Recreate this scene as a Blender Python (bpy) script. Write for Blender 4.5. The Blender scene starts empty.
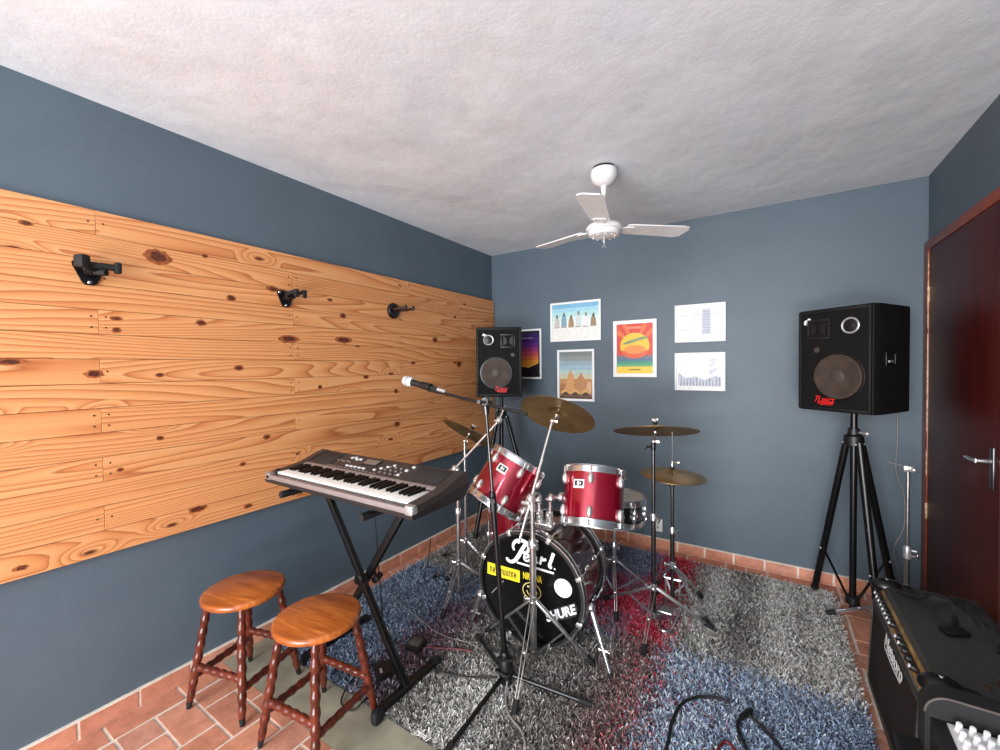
import bpy, bmesh, math, random
import numpy as np
from mathutils import Vector, Matrix
PI = math.pi
random.seed(7)
sc = bpy.context.scene
col = sc.collection

# ------------------------------------------------------------------ camera
# room axes: X from the panelled wall to the door wall, Y towards the poster wall (Y=0), Z up
CAM = Vector((2.2949, -3.4358, 1.46))
yaw, pitch, roll = -0.5717, -0.0214, -0.0108
fw = Vector((math.sin(yaw)*math.cos(pitch), math.cos(yaw)*math.cos(pitch), math.sin(pitch)))
rt = fw.cross(Vector((0, 0, 1))).normalized()
up = rt.cross(fw)
rt2 = rt*math.cos(roll)+up*math.sin(roll)
up2 = -rt*math.sin(roll)+up*math.cos(roll)
cd = bpy.data.cameras.new('camera')
cd.sensor_width = 36.0
cd.sensor_fit = 'HORIZONTAL'
cd.lens = 414.86*36/1000
cd.clip_start = 0.02
cam = bpy.data.objects.new('camera', cd)
col.objects.link(cam)
cam.matrix_world = Matrix(((rt2.x, up2.x, -fw.x, CAM.x), (rt2.y, up2.y, -fw.y, CAM.y), (rt2.z, up2.z, -fw.z, CAM.z), (0, 0, 0, 1)))
sc.camera = cam

# ------------------------------------------------------------------ world, lights, exposure
w = bpy.data.worlds.new('world')
sc.world = w
w.use_nodes = True
bg = w.node_tree.nodes['Background']
bg.inputs[0].default_value = (0.92, 0.965, 1.0, 1)
bg.inputs[1].default_value = 1.9


def area(name, loc, target, sx, sy, power, color=(1, 1, 1)):
    l = bpy.data.lights.new(name, 'AREA')
    l.shape = 'RECTANGLE'
    l.size, l.size_y, l.energy, l.color = sx, sy, power, color
    o = bpy.data.objects.new(name, l)
    col.objects.link(o)
    o.location = loc
    o.rotation_euler = (Vector(target)-Vector(loc)).to_track_quat('-Z', 'Y').to_euler()
    return o


area('window_daylight', (1.5, -6.6, 1.9), (1.5, -0.8, 1.0), 2.4, 1.7, 235, (0.95, 0.975, 1.0))
area('ceiling_fill', (2.2, -6.0, 0.25), (1.6, -1.0, 2.55), 2.2, 0.8, 125, (0.95, 0.975, 1.0))  # added fill lamp, low and unseen, aimed upward to brighten the ceiling
sc.view_settings.view_transform = 'Standard'
sc.view_settings.look = 'None'
sc.view_settings.exposure = 0.0
sc.view_settings.gamma = 1.0
sc.view_settings.use_curve_mapping = False


# ------------------------------------------------------------------ materials
def lin(c):
    return tuple(((v/255)/12.92 if v/255 <= 0.04045 else ((v/255+0.055)/1.055)**2.4) for v in c)+(1,)


def newmat(name):
    m = bpy.data.materials.new(name)
    m.use_nodes = True
    nt = m.node_tree
    return m, nt, nt.nodes['Principled BSDF']


def node(nt, typ, **kw):
    n = nt.nodes.new(typ)
    for k, v in kw.items():
        if k in n.inputs:
            n.inputs[k].default_value = v
        else:
            setattr(n, k, v)
    return n


def objco(nt, scale=(1, 1, 1)):
    t = nt.nodes.new('ShaderNodeTexCoord')
    mp = nt.nodes.new('ShaderNodeMapping')
    mp.inputs['Scale'].default_value = scale
    nt.links.new(t.outputs['Object'], mp.inputs['Vector'])
    return mp.outputs[0]


def ramp(nt, fac, stops):
    r = nt.nodes.new('ShaderNodeValToRGB')
    e = r.color_ramp.elements
    e[0].position, e[0].color = stops[0]
    e[1].position, e[1].color = stops[-1]
    for p, c in stops[1:-1]:
        x = e.new(p)
        x.color = c
    nt.links.new(fac, r.inputs[0])
    return r.outputs[0]


def bump(nt, b, h, strength, dist=0.01, prev=None):
    n = nt.nodes.new('ShaderNodeBump')
    n.inputs['Strength'].default_value = strength
    n.inputs['Distance'].default_value = dist
    nt.links.new(h, n.inputs['Height'])
    if prev:
        nt.links.new(prev, n.inputs['Normal'])
    nt.links.new(n.outputs[0], b.inputs['Normal'])
    return n.outputs[0]


def mat(name, c, rough=0.5, metal=0.0, var=0.06, scale=30, bumpy=0.0, coat=0.0, spec=0.5):
    """plain colour with a little procedural unevenness"""
    m, nt, b = newmat(name)
    n = node(nt, 'ShaderNodeTexNoise', Scale=scale, Detail=3.0)
    nt.links.new(objco(nt), n.inputs['Vector'])
    L = lin(c)
    lo = tuple(v*(1-var*2) for v in L[:3])+(1,)
    hi = tuple(min(1, v*(1+var*2)) for v in L[:3])+(1,)
    nt.links.new(ramp(nt, n.outputs['Fac'], [(0.3, lo), (0.7, hi)]), b.inputs['Base Color'])
    b.inputs['Roughness'].default_value = rough
    b.inputs['Metallic'].default_value = metal
    b.inputs['Specular IOR Level'].default_value = spec
    b.inputs['Coat Weight'].default_value = coat
    if bumpy:
        n2 = node(nt, 'ShaderNodeTexNoise', Scale=scale*6, Detail=2.0)
        nt.links.new(objco(nt), n2.inputs['Vector'])
        bump(nt, b, n2.outputs['Fac'], bumpy, 0.003)
    return m


def wall_mat():
    m, nt, b = newmat('slate_blue_wall_paint')
    co = objco(nt)
    n = node(nt, 'ShaderNodeTexNoise', Scale=2.2, Detail=5.0, Roughness=0.6)
    nt.links.new(co, n.inputs['Vector'])
    nt.links.new(ramp(nt, n.outputs['Fac'], [(0.3, lin((78, 92, 103))), (0.7, lin((85, 100, 111)))]), b.inputs['Base Color'])
    n2 = node(nt, 'ShaderNodeTexNoise', Scale=170.0, Detail=2.0)
    nt.links.new(co, n2.inputs['Vector'])
    n3 = node(nt, 'ShaderNodeTexNoise', Scale=6.0, Detail=4.0)
    nt.links.new(co, n3.inputs['Vector'])
    p = bump(nt, b, n2.outputs['Fac'], 0.18, 0.002)
    bump(nt, b, n3.outputs['Fac'], 0.12, 0.02, p)
    b.inputs['Roughness'].default_value = 0.5
    return m


def ceiling_mat():
    m, nt, b = newmat('rough_white_plaster')
    co = objco(nt)
    n = node(nt, 'ShaderNodeTexNoise', Scale=1.6, Detail=6.0, Roughness=0.65)
    nt.links.new(co, n.inputs['Vector'])
    nt.links.new(ramp(nt, n.outputs['Fac'], [(0.3, lin((214, 220, 227))), (0.5, lin((230, 234, 238))), (0.7, lin((223, 229, 238)))]), b.inputs['Base Color'])
    fine = node(nt, 'ShaderNodeTexNoise', Scale=70.0, Detail=4.0, Roughness=0.6)
    nt.links.new(co, fine.inputs['Vector'])
    mid = node(nt, 'ShaderNodeTexNoise', Scale=3.0, Detail=3.0, Roughness=0.5)
    nt.links.new(objco(nt, (1.0, 0.6, 1)), mid.inputs['Vector'])
    p = bump(nt, b, fine.outputs['Fac'], 0.13, 0.010)
    bump(nt, b, mid.outputs['Fac'], 0.28, 0.08, p)
    b.inputs['Roughness'].default_value = 0.75
    return m


def pine_mat():
    m, nt, b = newmat('oiled_pine')
    geo = nt.nodes.new('ShaderNodeNewGeometry')
    tc = nt.nodes.new('ShaderNodeTexCoord')
    off = nt.nodes.new('ShaderNodeVectorMath')
    off.operation = 'MULTIPLY_ADD'
    cmb = nt.nodes.new('ShaderNodeCombineXYZ')
    for i in range(3):
        nt.links.new(geo.outputs['Random Per Island'], cmb.inputs[i])
    nt.links.new(cmb.outputs[0], off.inputs[0])
    off.inputs[1].default_value = (7.3, 31.0, 19.0)
    nt.links.new(tc.outputs['Object'], off.inputs[2])
    # knots: sparse voronoi cells stretched along the boards
    sk = nt.nodes.new('ShaderNodeSeparateXYZ')
    nt.links.new(off.outputs[0], sk.inputs[0])
    ck = nt.nodes.new('ShaderNodeCombineXYZ')
    for i_, k_ in ((1, 1.15), (2, 3.1)):
        mk = node(nt, 'ShaderNodeMath', operation='MULTIPLY')
        mk.inputs[1].default_value = k_
        nt.links.new(sk.outputs[i_], mk.inputs[0])
        nt.links.new(mk.outputs[0], ck.inputs[i_-1])
    vo = node(nt, 'ShaderNodeTexVoronoi', voronoi_dimensions='2D', Scale=1.0, Randomness=1.0)
    nt.links.new(ck.outputs[0], vo.inputs['Vector'])
    # grain: contour rings of a stretched noise, bent around the knots
    mg = nt.nodes.new('ShaderNodeMapping')
    mg.inputs['Scale'].default_value = (0.0, 0.42, 5.0)
    nt.links.new(off.outputs[0], mg.inputs['Vector'])
    ng = node(nt, 'ShaderNodeTexNoise', Scale=1.0, Detail=1.5, Roughness=0.4, Distortion=0.25)
    nt.links.new(mg.outputs[0], ng.inputs['Vector'])
    ex = node(nt, 'ShaderNodeMapRange')
    ex.inputs['From Max'].default_value = 0.16
    ex.inputs['To Min'].default_value = 0.17
    ex.inputs['To Max'].default_value = 0.0
    ex.interpolation_type = 'SMOOTHSTEP'
    nt.links.new(vo.outputs['Distance'], ex.inputs['Value'])
    ad = node(nt, 'ShaderNodeMath', operation='ADD')
    sp = nt.nodes.new('ShaderNodeSeparateXYZ')
    nt.links.new(off.outputs[0], sp.inputs[0])
    lz = node(nt, 'ShaderNodeMath', operation='MULTIPLY_ADD')
    lz.inputs[1].default_value = 1.7
    nt.links.new(sp.outputs[2], lz.inputs[0])
    nt.links.new(ng.outputs['Fac'], lz.inputs[2])
    nt.links.new(lz.outputs[0], ad.inputs[0])
    nt.links.new(ex.outputs[0], ad.inputs[1])
    mu = node(nt, 'ShaderNodeMath', operation='MULTIPLY')
    mu.inputs[1].default_value = 19.0
    nt.links.new(ad.outputs[0], mu.inputs[0])
    fr = node(nt, 'ShaderNodeMath', operation='FRACT')
    nt.links.new(mu.outputs[0], fr.inputs[0])
    c1 = ramp(nt, fr.outputs[0], [(0.0, lin((230, 170, 116))), (0.5, lin((223, 157, 101))), (0.8, lin((208, 136, 82))), (0.92, lin((182, 108, 62))), (1.0, lin((228, 166, 110)))])
    # fine fibre
    mf = nt.nodes.new('ShaderNodeMapping')
    mf.inputs['Scale'].default_value = (0.0, 4.0, 220.0)
    nt.links.new(off.outputs[0], mf.inputs['Vector'])
    nf = node(nt, 'ShaderNodeTexNoise', Scale=1.0, Detail=3.0)
    nt.links.new(mf.outputs[0], nf.inputs['Vector'])
    mx = node(nt, 'ShaderNodeMix', data_type='RGBA', blend_type='MULTIPLY')
    mx.inputs[0].default_value = 0.55
    nt.links.new(c1, mx.inputs[6])
    nt.links.new(ramp(nt, nf.outputs['Fac'], [(0.3, (0.74, 0.70, 0.66, 1)), (0.7, (1, 1, 1, 1))]), mx.inputs[7])
    # board to board tone
    mt = node(nt, 'ShaderNodeMix', data_type='RGBA', blend_type='MULTIPLY')
    mt.inputs[0].default_value = 1.0
    nt.links.new(mx.outputs[2], mt.inputs[6])
    nt.links.new(ramp(nt, geo.outputs['Random Per Island'], [(0.0, (0.93, 0.88, 0.84, 1)), (0.5, (1, 0.98, 0.96, 1)), (1.0, (0.97, 0.92, 0.87, 1))]), mt.inputs[7])
    # knot hearts and resin streaks
    mkn = node(nt, 'ShaderNodeMix', data_type='RGBA')
    kf = node(nt, 'ShaderNodeMapRange')
    kf.inputs['From Min'].default_value = 0.014
    kf.inputs['From Max'].default_value = 0.036
    kf.inputs['To Min'].default_value = 1.0
    kf.inputs['To Max'].default_value = 0.0
    nt.links.new(vo.outputs['Distance'], kf.inputs['Value'])
    nt.links.new(kf.outputs[0], mkn.inputs[0])
    nt.links.new(mt.outputs[2], mkn.inputs[6])
    mkn.inputs[7].default_value = lin((92, 40, 20))
    ms = nt.nodes.new('ShaderNodeMapping')
    ms.inputs['Scale'].default_value = (0.0, 1.1, 13.0)
    nt.links.new(off.outputs[0], ms.inputs['Vector'])
    ns = node(nt, 'ShaderNodeTexNoise', Scale=1.0, Detail=4.0, Roughness=0.6)
    nt.links.new(ms.outputs[0], ns.inputs['Vector'])
    mst = node(nt, 'ShaderNodeMix', data_type='RGBA')
    sf = node(nt, 'ShaderNodeMapRange')
    sf.inputs['From Min'].default_value = 0.70
    sf.inputs['From Max'].default_value = 0.78
    nt.links.new(ns.outputs['Fac'], sf.inputs['Value'])
    nt.links.new(sf.outputs[0], mst.inputs[0])
    nt.links.new(mkn.outputs[2], mst.inputs[6])
    mst.inputs[7].default_value = lin((138, 66, 30))
    nt.links.new(mst.outputs[2], b.inputs['Base Color'])
    b.inputs['Roughness'].default_value = 0.5
    bump(nt, b, nf.outputs['Fac'], 0.12, 0.002)
    return m


def stool_wood(name, c0, c1, c2, rough=0.28):
    m, nt, b = newmat(name)
    n = node(nt, 'ShaderNodeTexNoise', Scale=1.0, Detail=4.0, Distortion=0.4)
    nt.links.new(objco(nt, (9, 70, 30)), n.inputs['Vector'])
    big = node(nt, 'ShaderNodeTexNoise', Scale=1.0, Detail=1.0)
    nt.links.new(objco(nt, (1.2, 13, 8)), big.inputs['Vector'])
    mx = node(nt, 'ShaderNodeMix', data_type='RGBA', blend_type='MULTIPLY')
    mx.inputs[0].default_value = 0.8
    nt.links.new(ramp(nt, n.outputs['Fac'], [(0.3, lin(c0)), (0.55, lin(c1)), (0.75, lin(c2))]), mx.inputs[6])
    nt.links.new(ramp(nt, big.outputs['Fac'], [(0.40, (0.62, 0.50, 0.42, 1)), (0.56, (1, 1, 1, 1))]), mx.inputs[7])
    nt.links.new(mx.outputs[2], b.inputs['Base Color'])
    b.inputs['Roughness'].default_value = rough
    b.inputs['Coat Weight'].default_value = 0.35
    b.inputs['Coat Roughness'].default_value = 0.2
    return m


def tile_mat():
    m, nt, b = newmat('terracotta')
    geo = nt.nodes.new('ShaderNodeNewGeometry')
    co = objco(nt)
    n = node(nt, 'ShaderNodeTexNoise', Scale=14.0, Detail=6.0, Roughness=0.7)
    nt.links.new(co, n.inputs['Vector'])
    mx = node(nt, 'ShaderNodeMix', data_type='RGBA', blend_type='MULTIPLY')
    mx.inputs[0].default_value = 1.0
    nt.links.new(ramp(nt, geo.outputs['Random Per Island'], [(0.0, lin((202, 136, 110))), (0.5, lin((220, 152, 122))), (1.0, lin((208, 150, 128)))]), mx.inputs[6])
    nt.links.new(ramp(nt, n.outputs['Fac'], [(0.3, (0.66, 0.60, 0.56, 1)), (0.62, (1, 1, 1, 1))]), mx.inputs[7])
    nt.links.new(mx.outputs[2], b.inputs['Base Color'])
    b.inputs['Roughness'].default_value = 0.55
    n2 = node(nt, 'ShaderNodeTexNoise', Scale=160.0, Detail=3.0)
    nt.links.new(co, n2.inputs['Vector'])
    bump(nt, b, n2.outputs['Fac'], 0.2, 0.003)
    return m


def door_mat():
    m, nt, b = newmat('dark_red_varnished_wood')
    n = node(nt, 'ShaderNodeTexNoise', Scale=1.0, Detail=5.0, Roughness=0.6)
    nt.links.new(objco(nt, (10, 34, 1.6)), n.inputs['Vector'])
    nt.links.new(ramp(nt, n.outputs['Fac'], [(0.3, lin((50, 9, 5))), (0.55, lin((70, 15, 9))), (0.75, lin((86, 23, 13)))]), b.inputs['Base Color'])
    b.inputs['Roughness'].default_value = 0.42
    b.inputs['Specular IOR Level'].default_value = 0.35
    return m


def drum_mat(name, c, rough=0.22, metal=0.55):
    m, nt, b = newmat(name)
    n = node(nt, 'ShaderNodeTexNoise', Scale=900.0, Detail=1.0)
    nt.links.new(objco(nt), n.inputs['Vector'])
    L = lin(c)
    nt.links.new(ramp(nt, n.outputs['Fac'], [(0.3, tuple(v*0.85 for v in L[:3])+(1,)), (0.7, tuple(v*1.15 for v in L[:3])+(1,))]), b.inputs['Base Color'])
    b.inputs['Metallic'].default_value = metal
    b.inputs['Roughness'].default_value = rough
    b.inputs['Coat Weight'].default_value = 1.0
    b.inputs['Coat Roughness'].default_value = 0.06
    return m


def cymbal_mat():
    m, nt, b = newmat('aged_bronze')
    co = objco(nt)
    ln = node(nt, 'ShaderNodeVectorMath', operation='LENGTH')
    nt.links.new(co, ln.inputs[0])
    cb = nt.nodes.new('ShaderNodeCombineXYZ')
    nt.links.new(ln.outputs['Value'], cb.inputs[0])
    n = node(nt, 'ShaderNodeTexNoise', Scale=260.0, Detail=2.0)
    nt.links.new(cb.outputs[0], n.inputs['Vector'])
    n2 = node(nt, 'ShaderNodeTexNoise', Scale=9.0, Detail=4.0)
    nt.links.new(co, n2.inputs['Vector'])
    mx = node(nt, 'ShaderNodeMix', data_type='RGBA', blend_type='MULTIPLY')
    mx.inputs[0].default_value = 1.0
    nt.links.new(ramp(nt, n2.outputs['Fac'], [(0.3, lin((150, 120, 80))), (0.7, lin((186, 154, 106)))]), mx.inputs[6])
    nt.links.new(ramp(nt, n.outputs['Fac'], [(0.3, (0.7, 0.7, 0.7, 1)), (0.7, (1, 1, 1, 1))]), mx.inputs[7])
    nt.links.new(mx.outputs[2], b.inputs['Base Color'])
    b.inputs['Metallic'].default_value = 0.85
    b.inputs['Roughness'].default_value = 0.36
    bump(nt, b, n.outputs['Fac'], 0.25, 0.001)
    return m


def grille_mat(name, c0, c1, scale=500):
    m, nt, b = newmat(name)
    n = node(nt, 'ShaderNodeTexVoronoi', Scale=scale)
    nt.links.new(objco(nt), n.inputs['Vector'])
    nt.links.new(ramp(nt, n.outputs['Distance'], [(0.2, lin(c0)), (0.6, lin(c1))]), b.inputs['Base Color'])
    b.inputs['Roughness'].default_value = 0.7
    b.inputs['Specular IOR Level'].default_value = 0.15
    bump(nt, b, n.outputs['Distance'], 0.4, 0.002)
    return m


def pile_mat():
    m, nt, b = newmat('shaggy_yarn')
    a = nt.nodes.new('ShaderNodeVertexColor')
    a.layer_name = 'yarn'
    nt.links.new(a.outputs['Color'], b.inputs['Base Color'])
    b.inputs['Roughness'].default_value = 0.75
    b.inputs['Specular IOR Level'].default_value = 0.25
    return m


M = {}
M['wall'] = wall_mat()
M['ceiling'] = ceiling_mat()
M['pine'] = pine_mat()
M['tile'] = tile_mat()
M['grout'] = mat('pale_grout', (222, 210, 196), 0.85, var=0.08, scale=25, bumpy=0.2)
M['concrete'] = mat('worn_concrete', (150, 145, 126), 0.75, var=0.12, scale=7, bumpy=0.2)
M['door'] = door_mat()
M['doorframe'] = mat('reddish_brown_varnish', (126, 56, 33), 0.35, var=0.12, scale=12)
M['chipped'] = mat('chipped_bare_edge', (214, 170, 132), 0.6, var=0.3, scale=40)
M['white'] = mat('white_enamel', (232, 230, 228), 0.3, var=0.02)
M['paper'] = mat('white_frame', (240, 240, 240), 0.45, var=0.01)
M['black'] = mat('black_plastic', (18, 18, 19), 0.42, var=0.08)
M['satin'] = mat('black_painted_steel', (13, 13, 14), 0.28, var=0.08)
M['rubber'] = mat('black_rubber', (14, 14, 15), 0.75, var=0.1)
M['tolex'] = mat('black_vinyl_covering', (20, 20, 20), 0.55, var=0.15, scale=60, bumpy=0.4, spec=0.3)
M['tolexamp'] = mat('grey_black_vinyl', (58, 58, 55), 0.6, var=0.12, scale=60, bumpy=0.5)
M['cloth'] = mat('black_bag_cloth', (26, 25, 25), 0.85, var=0.2, scale=60, bumpy=0.4)
M['spkgrille'] = grille_mat('black_speaker_mesh', (7, 7, 7), (22, 22, 22), 420)
M['ampgrille'] = grille_mat('dark_brown_grille_cloth', (22, 16, 15), (50, 40, 38), 500)
M['cone'] = mat('brown_paper_cone', (60, 46, 38), 0.7, var=0.15, scale=18)
M['cap'] = mat('grey_dust_cap', (66, 57, 52), 0.55)
M['silver'] = mat('dull_silver', (190, 190, 190), 0.35, 0.6, var=0.08)
M['chrome'] = mat('chrome', (222, 223, 225), 0.18, 0.92, var=0.03)
M['oldchrome'] = mat('scuffed_chrome', (186, 184, 182), 0.28, 0.9, var=0.12, scale=20)
M['red'] = mat('red_badge', (226, 36, 38), 0.4, var=0.02)
M['inkwhite'] = mat('white_print', (236, 236, 236), 0.5, var=0.01)
M['inkblack'] = mat('black_print', (18, 18, 20), 0.5, var=0.05)
M['yellow'] = mat('yellow_sticker', (238, 214, 40), 0.45, var=0.03)
M['gold'] = mat('brass_gold_panel', (160, 130, 78), 0.4, 0.35, var=0.2, scale=25)
M['redshell'] = drum_mat('wine_red_lacquer', (150, 10, 40))
M['wineshell'] = drum_mat('dark_wine_lacquer', (70, 14, 20))
M['darkshell'] = drum_mat('black_lacquer', (26, 25, 26), metal=0.3)
M['head'] = mat('milky_drum_head', (206, 200, 186), 0.45, var=0.05, scale=12)
M['blackhead'] = mat('black_drum_head', (10, 10, 11), 0.22, var=0.1, scale=8)
M['lug'] = mat('bright_lug', (228, 224, 222), 0.18, 0.75, var=0.03)
M['cymbal'] = cymbal_mat()
M['darkchrome'] = mat('dark_worn_chrome', (86, 84, 84), 0.28, 0.95, var=0.1, scale=20)
M['seat'] = stool_wood('honey_varnished_wood', (158, 82, 32), (188, 106, 44), (206, 128, 62))
M['spindle'] = stool_wood('red_brown_varnished_wood', (74, 25, 13), (98, 37, 20), (122, 52, 30))
M['kbbody'] = mat('dark_taupe_plastic', (54, 48, 46), 0.45, var=0.05)
M['kbdark'] = mat('dark_keyboard_underside', (34, 30, 30), 0.5, var=0.06)
M['kblip'] = mat('mauve_grey_plastic', (128, 116, 114), 0.4, var=0.04)
M['kbgrille'] = grille_mat('keyboard_speaker_mesh', (30, 28, 28), (62, 58, 56), 380)
M['lcd'] = mat('grey_lcd', (116, 110, 100), 0.2, var=0.03)
M['ivory'] = mat('white_key', (244, 242, 238), 0.22, var=0.01)
M['ebony'] = mat('black_key', (10, 10, 11), 0.5, var=0.05, spec=0.2)
M['cable'] = mat('black_cable', (18, 18, 19), 0.55)
M['palecable'] = mat('pale_grey_cable', (150, 146, 142), 0.4, 0.3)
M['redcable'] = mat('dark_red_cable', (96, 22, 30), 0.5)
M['mesh'] = mat('silver_wire_mesh', (226, 226, 230), 0.45, 0.25, var=0.2, scale=300, bumpy=0.4)
M['panelgrey'] = mat('light_grey_panel', (206, 208, 210), 0.4, var=0.02)
M['knobwhite'] = mat('white_knob', (232, 232, 232), 0.35, var=0.02)
M['rugback'] = mat('dark_rug_backing', (44, 42, 44), 0.9, var=0.2)
M['pile'] = pile_mat()


# ------------------------------------------------------------------ mesh building
ORG = {}


def vec(*a):
    return Vector(a)


def axis_m(p, d, xref=None):
    """matrix with Z along d, origin p"""
    z = Vector(d).normalized()
    r = Vector(xref) if xref is not None else (Vector((0, 0, 1)) if abs(z.z) < 0.95 else Vector((1, 0, 0)))
    if xref is not None:
        x = (r-z*r.dot(z)).normalized()
        y = z.cross(x)
    else:
        x = r.cross(z).normalized()
        y = z.cross(x)
    return Matrix(((x.x, y.x, z.x, p[0]), (x.y, y.y, z.y, p[1]), (x.z, y.z, z.z, p[2]), (0, 0, 0, 1)))


def catmull(pts, n=6):
    P = [Vector(p) for p in pts]
    if len(P) < 3:
        return P
    Q = [P[0]*2-P[1]]+P+[P[-1]*2-P[-2]]
    out = []
    for i in range(1, len(Q)-2):
        a, b, c, d = Q[i-1], Q[i], Q[i+1], Q[i+2]
        for k in range(n):
            t = k/n
            out.append(0.5*((2*b)+(c-a)*t+(2*a-5*b+4*c-d)*t*t+(3*b-a-3*c+d)*t*t*t))
    out.append(P[-1])
    return out


class MB:
    def __init__(s):
        s.bm = bmesh.new()
        s.mi = 0

    def _tag(s, faces, m):
        for f in faces:
            f.material_index = m

    def box(s, c, size, rot=None, bev=0.0, m=0, seg=2):
        mt = Matrix.Translation(Vector(c)) @ (rot.to_4x4() if rot is not None else Matrix()) @ Matrix.Diagonal((*size, 1))
        r = bmesh.ops.create_cube(s.bm, size=1, matrix=mt)
        vs = r['verts']
        fs = set(f for v in vs for f in v.link_faces)
        if bev:
            es = set(e for v in vs for e in v.link_edges)
            r2 = bmesh.ops.bevel(s.bm, geom=list(es), offset=bev, segments=seg, affect='EDGES', profile=0.5)
            fs = set(r2['faces']) | set(f for f in fs if f.is_valid)
            for f in list(fs):
                for v in f.verts:
                    fs |= set(v.link_faces)
        s._tag([f for f in fs if f.is_valid], m)
        return s

    def mm(s, x0, x1, y0, y1, z0, z1, bev=0.0, m=0):
        return s.box(((x0+x1)/2, (y0+y1)/2, (z0+z1)/2), (abs(x1-x0), abs(y1-y0), abs(z1-z0)), None, bev, m)

    def lathe(s, prof, mt=None, seg=32, m=0, cap=True, close=False):
        mt = mt or Matrix()
        rings = []
        for r, z in prof:
            if r < 1e-6:
                rings.append([s.bm.verts.new(mt @ Vector((0, 0, z)))])
            else:
                rings.append([s.bm.verts.new(mt @ Vector((r*math.cos(2*PI*i/seg), r*math.sin(2*PI*i/seg), z))) for i in range(seg)])
        pairs = list(zip(rings[:-1], rings[1:]))
        if close:
            pairs.append((rings[-1], rings[0]))
        fs = []
        for a, b in pairs:
            if len(a) == 1 and len(b) == 1:
                continue
            for i in range(seg):
                j = (i+1) % seg
                if len(a) == 1:
                    fs.append(s.bm.faces.new((a[0], b[j], b[i])))
                elif len(b) == 1:
                    fs.append(s.bm.faces.new((a[i], a[j], b[0])))
                else:
                    fs.append(s.bm.faces.new((a[i], a[j], b[j], b[i])))
        if cap and not close:
            if len(rings[0]) > 1:
                fs.append(s.bm.faces.new(list(reversed(rings[0]))))
            if len(rings[-1]) > 1:
                fs.append(s.bm.faces.new(rings[-1]))
        s._tag(fs, m)
        return s

    def cyl(s, p0, p1, r0, r1=None, seg=14, m=0):
        p0, p1 = Vector(p0), Vector(p1)
        L = (p1-p0).length
        return s.lathe([(r0, 0), (r1 if r1 is not None else r0, L)], axis_m(p0, p1-p0), seg, m)

    def tube(s, pts, r, seg=8, n=6, m=0):
        P = catmull(pts, n) if n else [Vector(p) for p in pts]
        rings = []
        t0 = (P[1]-P[0]).normalized()
        x = axis_m((0, 0, 0), t0).to_3x3() @ Vector((1, 0, 0))
        for i, p in enumerate(P):
            t = (P[min(i+1, len(P)-1)]-P[max(i-1, 0)]).normalized()
            x = (x-t*x.dot(t)).normalized()
            y = t.cross(x)
            rr = r(i/(len(P)-1)) if callable(r) else r
            rings.append([s.bm.verts.new(p+(x*math.cos(2*PI*k/seg)+y*math.sin(2*PI*k/seg))*rr) for k in range(seg)])
        fs = []
        for a, b in zip(rings[:-1], rings[1:]):
            for i in range(seg):
                j = (i+1) % seg
                fs.append(s.bm.faces.new((a[i], a[j], b[j], b[i])))
        fs.append(s.bm.faces.new(list(reversed(rings[0]))))
        fs.append(s.bm.faces.new(rings[-1]))
        s._tag(fs, m)
        return s

    def ball(s, c, r, scale=(1, 1, 1), m=0, seg=16, rot=None):
        mt = Matrix.Translation(Vector(c)) @ (rot.to_4x4() if rot is not None else Matrix()) @ Matrix.Diagonal((r*scale[0], r*scale[1], r*scale[2], 1))
        q = bmesh.ops.create_uvsphere(s.bm, u_segments=seg, v_segments=max(6, seg//2), radius=1, matrix=mt)
        s._tag(set(f for v in q['verts'] for f in v.link_faces), m)
        return s

    def prism(s, pts, mt, d, m=0):
        """polygon in the XY plane of mt, thickness d along its Z"""
        a = [s.bm.verts.new(mt @ Vector((x, y, 0))) for x, y in pts]
        b = [s.bm.verts.new(mt @ Vector((x, y, d))) for x, y in pts]
        n = len(pts)
        fs = [s.bm.faces.new(list(reversed(a))), s.bm.faces.new(b)]
        for i in range(n):
            j = (i+1) % n
            fs.append(s.bm.faces.new((a[i], a[j], b[j], b[i])))
        s._tag(fs, m)
        return s

    def ribbon(s, pts, wd, mt, d=0.0008, m=0, n=6):
        """flat brush stroke in the XY plane of mt"""
        P = [Vector((p[0], p[1], 0)) for p in pts]
        P = catmull(P, n) if n and len(P) > 2 else P
        L, R = [], []
        for i, p in enumerate(P):
            t = (P[min(i+1, len(P)-1)]-P[max(i-1, 0)]).normalized()
            k = Vector((-t.y, t.x, 0))
            ww = (wd(i/(len(P)-1)) if callable(wd) else wd)/2
            L.append(s.bm.verts.new(mt @ (p+k*ww+Vector((0, 0, d)))))
            R.append(s.bm.verts.new(mt @ (p-k*ww+Vector((0, 0, d)))))
        fs = [s.bm.faces.new((R[i], R[i+1], L[i+1], L[i])) for i in range(len(P)-1)]
        s._tag(fs, m)
        return s

    def text(s, body, size, mt, m=0, shear=0.0, bold=0.0, ext=0.0008, width=None, spacing=1.0, align='CENTER'):
        cu = bpy.data.curves.new('lettering', 'FONT')
        cu.body, cu.size, cu.shear, cu.offset, cu.extrude = body, size, shear, bold, ext
        cu.align_x, cu.align_y, cu.space_character = align, 'CENTER', spacing
        cu.resolution_u = 3
        o = bpy.data.objects.new('lettering', cu)
        col.objects.link(o)
        dg = bpy.context.evaluated_depsgraph_get()
        me = bpy.data.meshes.new_from_object(o.evaluated_get(dg))
        bpy.data.objects.remove(o)
        bpy.data.curves.remove(cu)
        k = 1.0
        if width:
            xs = [v.co.x for v in me.vertices]
            k = width/(max(xs)-min(xs))
        me.transform(mt @ Matrix.Diagonal((k, 1, 1, 1)))
        n0 = len(s.bm.faces)
        s.bm.from_mesh(me)
        s.bm.faces.ensure_lookup_table()
        for f in s.bm.faces[n0:]:
            f.material_index = m
        bpy.data.meshes.remove(me)
        return s

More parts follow.
